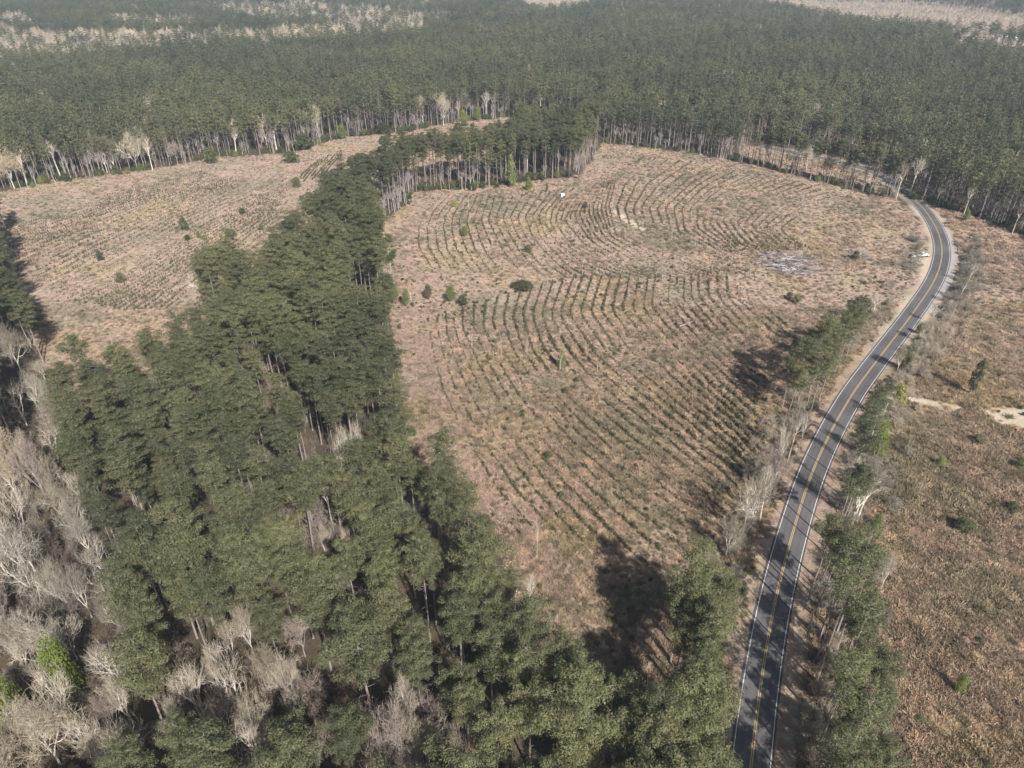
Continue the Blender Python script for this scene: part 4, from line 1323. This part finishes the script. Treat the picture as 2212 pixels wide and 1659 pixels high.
# ------------------------------------------------------------------ dry brush over the clearings
def brush_mesh(seed, n=110, H=1.0, W=0.9):
    r = np.random.default_rng(seed)
    g = Geo()
    a = r.uniform(0, 6.28, n); el = r.uniform(0.25, 1.35, n)
    L = H * r.uniform(.35, 0.95, n)
    base = np.c_[r.normal(size=(n, 2)) * 0.3 * W, np.zeros(n)]
    dirv = np.c_[np.cos(a) * np.cos(el) * W, np.sin(a) * np.cos(el) * W, np.sin(el)]
    tip = base + dirv * L[:, None]
    mid = base + dirv * L[:, None] * 0.55 + np.array([0, 0, .08])
    sd_ = np.cross(dirv, r.normal(size=(n, 3))); sd_ /= np.linalg.norm(sd_, axis=1)[:, None]
    w = r.uniform(.022, .055, n)[:, None]
    g.quads(np.stack([base - sd_ * w * .3, mid - sd_ * w, tip, mid + sd_ * w], 1))
    return g.build("brush_clump", [M['brush']])
bm_ = [brush_mesh(500 + q) for q in range(7)]
def cloud(x0, x1, y0, y1, step, seed):
    P = grid_points(x0, x1, y0, y1, step, step, .3, .4, seed)
    return P
bs = []
Pn = cloud(-120, 260, 50, 260, 0.95, 61)
bs.append(Pn)
Pl = cloud(-300, -120, 150, 260, 1.3, 65)
bs.append(Pl)
Pm = cloud(-330, 360, 260, 640, 1.75, 62)
bs.append(Pm)
P = np.vstack(bs)
k = (inside(P, CLEAR_A) | inside(P, CLEAR_B) | inside(P, CLEAR_C) | inside(P, CORRIDOR)) & visible(P, 0, 120, 120)
P = P[k]
sd0 = np.zeros(len(P), bool)
for f in SAND[:4]: sd0 |= inside(P, f)
P = P[~sd0 | (rng.random(len(P)) < .06)]
P = P[(seg_dist(P, ROAD[::3])[0] > 6.4 + vnoise(P[:, 0], P[:, 1], 5, 3) * 1.6)]
nb_ = len(P)
base = 0.75 + 0.22 * vnoise(P[:, 0], P[:, 1], 18, 81) + 0.12 * vnoise(P[:, 0], P[:, 1], 5, 82)
base = base * np.where(inside(P, CLEAR_C), 1.2, 1.0) * np.where(inside(P, CLEAR_A), .8, 1.0)
s = base * rng.uniform(.5, 1.6, nb_) * np.where(P[:, 1] > 260, 1.2, 1.08)
w = s * rng.uniform(.9, 1.5, nb_)
zb = ground_z(P[:, 0], P[:, 1])
GOLD = [GP([(1738,518),(1810,528),(1900,556),(1835,582),(1770,572)]), GP([(1280,603),(1340,598),(1430,625),(1490,665),(1400,685),(1320,650)]), GP([(1640,590),(1700,588),(1690,604),(1650,606)])]
Pg = cloud(0, 200, 200, 340, 1.5, 64)
kg = np.zeros(len(Pg), bool)
for f in GOLD: kg |= inside(Pg, f)
Pg = Pg[kg & (vnoise(Pg[:, 0], Pg[:, 1], 6, 44) > -.05)]
ngd = len(Pg)
gold_me = []
for me_ in bm_[:4]:
    q = me_.copy(); q.name = "grass_clump"; q.materials.clear(); q.materials.append(M['gold']); gold_me.append(q)
sg = rng.uniform(.8, 1.5, ngd)
tag(scatter("golden_grass", gold_me, np.c_[Pg, ground_z(Pg[:, 0], Pg[:, 1]) - .05], np.c_[np.zeros((ngd, 2)), rng.uniform(0, 6.28, ngd)], np.c_[sg, sg, sg], rng.integers(0, 4, ngd)),
    "patches of golden dry grass in the large clearing", "grass")
M['rosy'] = leaf_mat("rosy_grass", (0.4, 0.29, 0.235), (0.47, 0.35, 0.29), (0.54, 0.42, 0.35), 0.2, spec=.1)
Pr = cloud(-60, 60, 80, 300, 1.15, 66)
Pr = Pr[inside(Pr + np.c_[vnoise(Pr[:, 0], Pr[:, 1], 8, 7), vnoise(Pr[:, 0], Pr[:, 1], 8, 8)] * 4, PINK) & inside(Pr, CLEAR_B) & (vnoise(Pr[:, 0], Pr[:, 1], 7, 45) > -.3)]
rosy_me = []
for me_ in bm_[:4]:
    q = me_.copy(); q.name = "grass_clump"; q.materials.clear(); q.materials.append(M['rosy']); rosy_me.append(q)
nr_ = len(Pr); sg = rng.uniform(.6, 1.25, nr_)
tag(scatter("rosy_grass", rosy_me, np.c_[Pr, ground_z(Pr[:, 0], Pr[:, 1]) - .05], np.c_[np.zeros((nr_, 2)), rng.uniform(0, 6.28, nr_)], np.c_[sg * 1.3, sg * 1.3, sg], rng.integers(0, 4, nr_)),
    "rosy dry grass along the left side of the large clearing", "grass")
tag(scatter("dry_brush", bm_, np.c_[P, zb - .05], np.c_[np.zeros((nb_, 2)), rng.uniform(0, 6.28, nb_)], np.c_[w, w, s], rng.integers(0, 7, nb_)),
    "dry tan brush and grass covering the clearings", "brush")
print("brush", nb_)
# forest litter shrubs along the road verges and scattered green weeds
P = cloud(-120, 260, 50, 330, 3.4, 63)
k = (inside(P, CLEAR_B) | inside(P, CLEAR_C)) & visible(P, 0, 120, 120)
P = P[k]
d_ = seg_dist(P, ROAD[::3])[0]
k = (d_ > 8.5) & (vnoise(P[:, 0], P[:, 1], 20, 90) + rng.normal(size=len(P)) * .5 > 0.75)
P = P[k]
n_ = len(P)
hh = rng.uniform(.5, 1.3, n_); ww = hh * rng.uniform(1, 1.8, n_)
tag(scatter("green_weeds", [SM['dark'][1], SM['green'][1]], np.c_[P, ground_z(P[:, 0], P[:, 1]) - .05], np.c_[np.zeros((n_, 2)), rng.uniform(0, 6.28, n_)], np.c_[ww, ww, hh], rng.choice([0, 0, 1], n_)),
    "low green weeds scattered through the dry brush", "weeds")

# ------------------------------------------------------------------ logs
def log_mesh(seed, L, R, mat, bend=0.1):
    r = np.random.default_rng(seed)
    g = Geo()
    x = np.linspace(-L / 2, L / 2, 4)
    g.tube(np.c_[x, r.normal(size=4) * bend, r.normal(size=4) * bend * .4], [R, R * .9, R * .75, R * .5], 5)
    g.quads(np.array([[g.v[0][0], g.v[0][1], g.v[0][2], g.v[0][3]]]))
    return g.build("log", [mat])
LOGS = [log_mesh(q, 4.5 + q % 3, .14 + .03 * (q % 3), M['log'] if q in (1, 4) else M['grey_log'], .3) for q in range(6)]
def pile(cx, cy, wx, wy, n, ang, name, lab, seed):
    r = np.random.default_rng(seed)
    x0, y0 = G(cx, cy)
    sc = depth(x0, y0) / FD
    e = bpy.data.objects.new(name, None)
    z0 = float(ground_z(np.array([x0]), np.array([y0]))[0])
    e.location = (x0, y0, z0)
    COL.objects.link(e)
    tag(e, lab, "log pile")
    RX, RY = wx / 2 * sc, wy / 2 * sc * 2.1
    for q in range(n):
        a = r.uniform(0, 6.28); rr_ = math.sqrt(r.random())
        px, py = math.cos(a) * rr_ * RX, math.sin(a) * rr_ * RY
        hz = (1 - rr_) * 1.6 * r.random() + .35
        link("log", LOGS[r.integers(6)], (px, py, hz), (r.normal() * .1, r.normal() * .16, ang + r.normal() * .5), float(r.uniform(.6, 1.15)), parent=e)
    return e
pile(1703, 567, 132, 62, 300, 0.12, "log_pile", "large flat pile of bleached white logs and branches near the road bend", 1)
pile(1852, 555, 55, 22, 50, -0.35, "debris_pile", "smaller dark grey pile of logging debris right of the white log pile", 2)
for q, (x0, y0, x1, y1, lab) in enumerate([
        (1052, 425, 1112, 416, "long fallen grey trunk lying at the far left edge of the large clearing"),
        (1465, 708, 1496, 698, "bleached fallen branch lying in the middle of the large clearing"),
        (1405, 705, 1418, 728, "short white fallen snag left of the bleached branch"),
        (1500, 338, 1522, 340, "thin pale log at the far edge of the large clearing"),
        (2107, 975, 2118, 985, "short pale log lying below the orange sand")]):
    a, b_ = np.array(G(x0, y0)), np.array(G(x1, y1))
    L = np.hypot(*(b_ - a)); c_ = (a + b_) / 2
    e = link("fallen_trunk", log_mesh(900 + q, L, .2, M['log'], .25), (c_[0], c_[1], .55), math.atan2(*(b_ - a)[::-1]))
    tag(e, lab, "log")

# snags: dead standing stems left in the clearings, one by one
r8 = np.random.default_rng(808)
sn = grid_points(-250, 260, 90, 420, 38, 38, .7, .4, 88)
sn = sn[(inside(sn, CLEAR_A) | inside(sn, CLEAR_B) | inside(sn, CLEAR_C)) & visible(sn, 5, 0, 0) & (seg_dist(sn, ROAD[::3])[0] > 16)]
for p_ in sn:
    a, b_ = BARE['thin']
    H = r8.uniform(2.5, 8); W = H * r8.uniform(.08, .2)
    e = bpy.data.objects.new("dead_snag", None)
    e.location = (p_[0], p_[1], float(ground_z(p_[:1], p_[1:])[0]) - .1); e.rotation_euler = (r8.normal() * .06, r8.normal() * .06, r8.uniform(0, 6.28)); e.scale = (W, W, H)
    COL.objects.link(e)
    tag(e, "thin pale dead stem standing alone in the dry brush of a clearing", "snag", "dead stems scattered over the clearings")
    link("trunk", a, parent=e); link("branches", b_, parent=e)
print("snags", len(sn))

# ------------------------------------------------------------------ small built things
def box(x0, x1, y0, y1, z0, z1):
    v = [(x, y, z) for z in (z0, z1) for y in (y0, y1) for x in (x0, x1)]
    f = [(0, 2, 3, 1), (4, 5, 7, 6), (0, 1, 5, 4), (1, 3, 7, 5), (3, 2, 6, 7), (2, 0, 4, 6)]
    return v, f
def boxes(name, lst, mat, parent=None, bev=0.0):
    V, F = [], []
    for b_ in lst:
        v, f = box(*b_)
        F += [tuple(i + len(V) for i in q) for q in f]; V += v
    o = link(name, mesh(name, V, F, [mat]), parent=parent)
    if bev:
        m_ = o.modifiers.new("b", 'BEVEL'); m_.width = bev; m_.segments = 2
    return o
def empty(name, loc, rz, lab, cat, group=None):
    e = bpy.data.objects.new(name, None)
    e.location = loc; e.rotation_euler = (0, 0, rz)
    COL.objects.link(e)
    return tag(e, lab, cat, group)

x, y = G(1215, 428)
e = empty("hunting_blind", (x, y, 0), 0.15, "small white hunting blind with a dark window standing in the large clearing", "hut")
boxes("leg", [(-.9, -.78, -.9, -.78, -.3, .5)], M['wood'], e); boxes("leg", [(.78, .9, -.9, -.78, -.3, .5)], M['wood'], e)
boxes("leg", [(-.9, -.78, .78, .9, -.3, .5)], M['wood'], e); boxes("leg", [(.78, .9, .78, .9, -.3, .5)], M['wood'], e)
boxes("wall", [(-1.0, 1.0, -1.0, 1.0, .5, 2.5)], M['white_paint'], e)
boxes("window", [(-.45, .1, -1.03, -1.003, 1.5, 1.85)], M['glass'], e); boxes("window", [(.4, .7, -1.03, -1.003, 1.5, 1.85)], M['glass'], e)
rf = boxes("roof", [(-1.12, 1.12, -1.12, 1.12, 2.502, 2.62)], M['white_paint'], e)

def profile(name, prof, y0, y1, mat, parent, bev=0.05):
    n = len(prof)
    V = [(a, y0, b_) for a, b_ in prof] + [(a, y1, b_) for a, b_ in prof]
    F = [tuple(range(n))[::-1], tuple(range(n, 2 * n))] + [(i, (i + 1) % n, (i + 1) % n + n, i + n) for i in range(n)]
    o = link(name, mesh(name, V, [f for f in F], [mat]), parent=parent)
    import bmesh
    bm = bmesh.new(); bm.from_mesh(o.data); bmesh.ops.recalc_face_normals(bm, faces=bm.faces); bm.to_mesh(o.data); bm.free()
    m_ = o.modifiers.new("b", 'BEVEL'); m_.width = bev; m_.segments = 2
    return o
def wheel(parent, x, y, r=.38, w=.24):
    V, F = [], []
    k = 14
    for s_ in (-w / 2, w / 2):
        for i in range(k):
            a = i / k * 6.283
            V.append((x + math.cos(a) * r, y + s_, r + math.sin(a) * r))
    F = [tuple(range(k)), tuple(range(2 * k - 1, k - 1, -1))] + [(i, i + k, (i + 1) % k + k, (i + 1) % k) for i in range(k)]
    wo = link("wheel", mesh("wheel", V, F, [M['rubber']]), parent=parent)
    return wo
x, y = G(1992, 554)
tz = 0.1
e = empty("pickup_truck", (x, y, tz), 0.06, "white pickup truck parked nose to the road on the sandy pull-off inside the bend", "truck")
profile("body", [(-2.7, .5), (2.6, .5), (2.75, .75), (2.65, 1.05), (1.3, 1.18), (-.6, 1.18), (-2.7, 1.15)], -.95, .95, M['white_paint'], e)
profile("cab", [(1.25, 1.19), (.45, 1.8), (-.75, 1.82), (-1.05, 1.19)], -.82, .82, M['white_paint'], e)
boxes("bed", [(-2.6, -1.15, -.8, .8, 1.153, 1.175)], M['dark'], e)
profile("windscreen", [(1.27, 1.24), (.52, 1.79), (.50, 1.76), (1.22, 1.22)], -.74, .74, M['glass'], e, .005)
profile("side_window", [(.95, 1.26), (.42, 1.7), (-.7, 1.72), (-.9, 1.26)], -.835, -.822, M['glass'], e, .003)
profile("side_window", [(.95, 1.26), (.42, 1.7), (-.7, 1.72), (-.9, 1.26)], .822, .835, M['glass'], e, .003)
boxes("rear_window", [(-1.02, -.9, -.7, .7, 1.35, 1.7)], M['glass'], e)
for a in (-1.75, 1.75):
    for b_ in (-.86, .86): wheel(e, a, b_)
boxes("headlight", [(2.66, 2.73, -.85, -.55, .8, .98)], M['glass'], e); boxes("headlight", [(2.66, 2.73, .55, .85, .8, .98)], M['glass'], e)
x, y = G(1975, 556)
e = empty("utility_trailer", (x - 1.2, y - .5, tz), 0.1, "small white trailer with a dark load standing left of the white pickup", "trailer")
boxes("bed", [(-1.2, 1.2, -.8, .8, .5, .62)], M['white_paint'], e, .02)
boxes("side_panel", [(-1.2, 1.2, -.84, -.802, .5, 1.05)], M['white_paint'], e); boxes("side_panel", [(-1.2, 1.2, .802, .84, .5, 1.05)], M['white_paint'], e)
boxes("front_panel", [(.1, 1.19, -.8, .8, .622, 1.15)], M['white_paint'], e, .03)
boxes("block", [(-1.15, .05, -.75, .75, .622, 1.25)], M['dark'], e, .08)  # plain dark block on the rear half of the bed
boxes("drawbar", [(1.2, 2.1, -.05, .05, .5, .58)], M['white_paint'], e)
wheel(e, -.1, -.93, .3, .2); wheel(e, -.1, .93, .3, .2)

def house(cx, cy, L, W, Hh, rz, lab):
    x, y = G(cx, cy)
    e = empty("house", (x, y, 0), rz, lab, "house")
    boxes("wall", [(-L / 2, L / 2, -W / 2, W / 2, 0, Hh)], M['siding'], e)
    rf = profile("roof", [(-W / 2 - .6, Hh + .01), (0, Hh + W * .28), (W / 2 + .6, Hh + .01)], -L / 2 - .5, L / 2 + .5, M['roof_white'], e, .02)
    rf.rotation_euler = (0, 0, math.pi / 2)
    for q in range(3):
        a = -L / 2 + L * (q + .5) / 3
        boxes("window", [(a - .8, a + .8, -W / 2 - .04, -W / 2 - .003, 1, 2.2)], M['glass'], e)
    boxes("door", [(L / 2 - 1.9, L / 2 - .9, -W / 2 - .05, -W / 2 - .004, .05, 2.1)], M['wood'], e)
house(2169, 84, 22, 10, 3.2, -.1, "white roofed house left of a dark tree in the top right distance")
house(2196, 88, 18, 9, 3.2, .5, "white roofed house right of a dark tree in the top right distance")
house(2218, 90, 14, 8, 3.0, .1, "white roofed outbuilding cut by the right border in the distance")

# dark trees around the far houses and fields
for (bx, by, ty, cw, lab) in [(1985,92,64,34,"large dark round tree left of the far houses"), (2022,94,63,40,"widest dark round tree in the far field"), (2060,96,68,30,"dark tree right of the widest one in the far field"), (2182,92,70,20,"dark cone shaped tree between the white roofed houses"), (2090,98,80,24,"low dark tree in the far field before the houses")]:
    x, y = G(bx, by)
    H = height_for(y, ty); W = cw / FD * depth(x, y, H)
    tag(link("far_tree", SM['dark'][rng.integers(2)], (x, y, -.2), rng.uniform(0, 6), (W, W, H)), lab, "tree")

# ------------------------------------------------------------------ haze
m = bpy.data.materials.new("haze")
m.use_nodes = True
t = m.node_tree
t.nodes.clear()
o = t.nodes.new("ShaderNodeOutputMaterial")
pv = t.nodes.new("ShaderNodeVolumePrincipled")
pv.inputs["Color"].default_value = (0.66, 0.82, 1.0, 1)
pv.inputs["Density"].default_value = 0.00012
t.links.new(pv.outputs[0], o.inputs["Volume"])
v, f = box(-9500, 9500, -900, 9900, -6, CAM_H + 6)
hz = link("haze", mesh("haze", v, f, [m]))
hz["kind"] = "stuff"
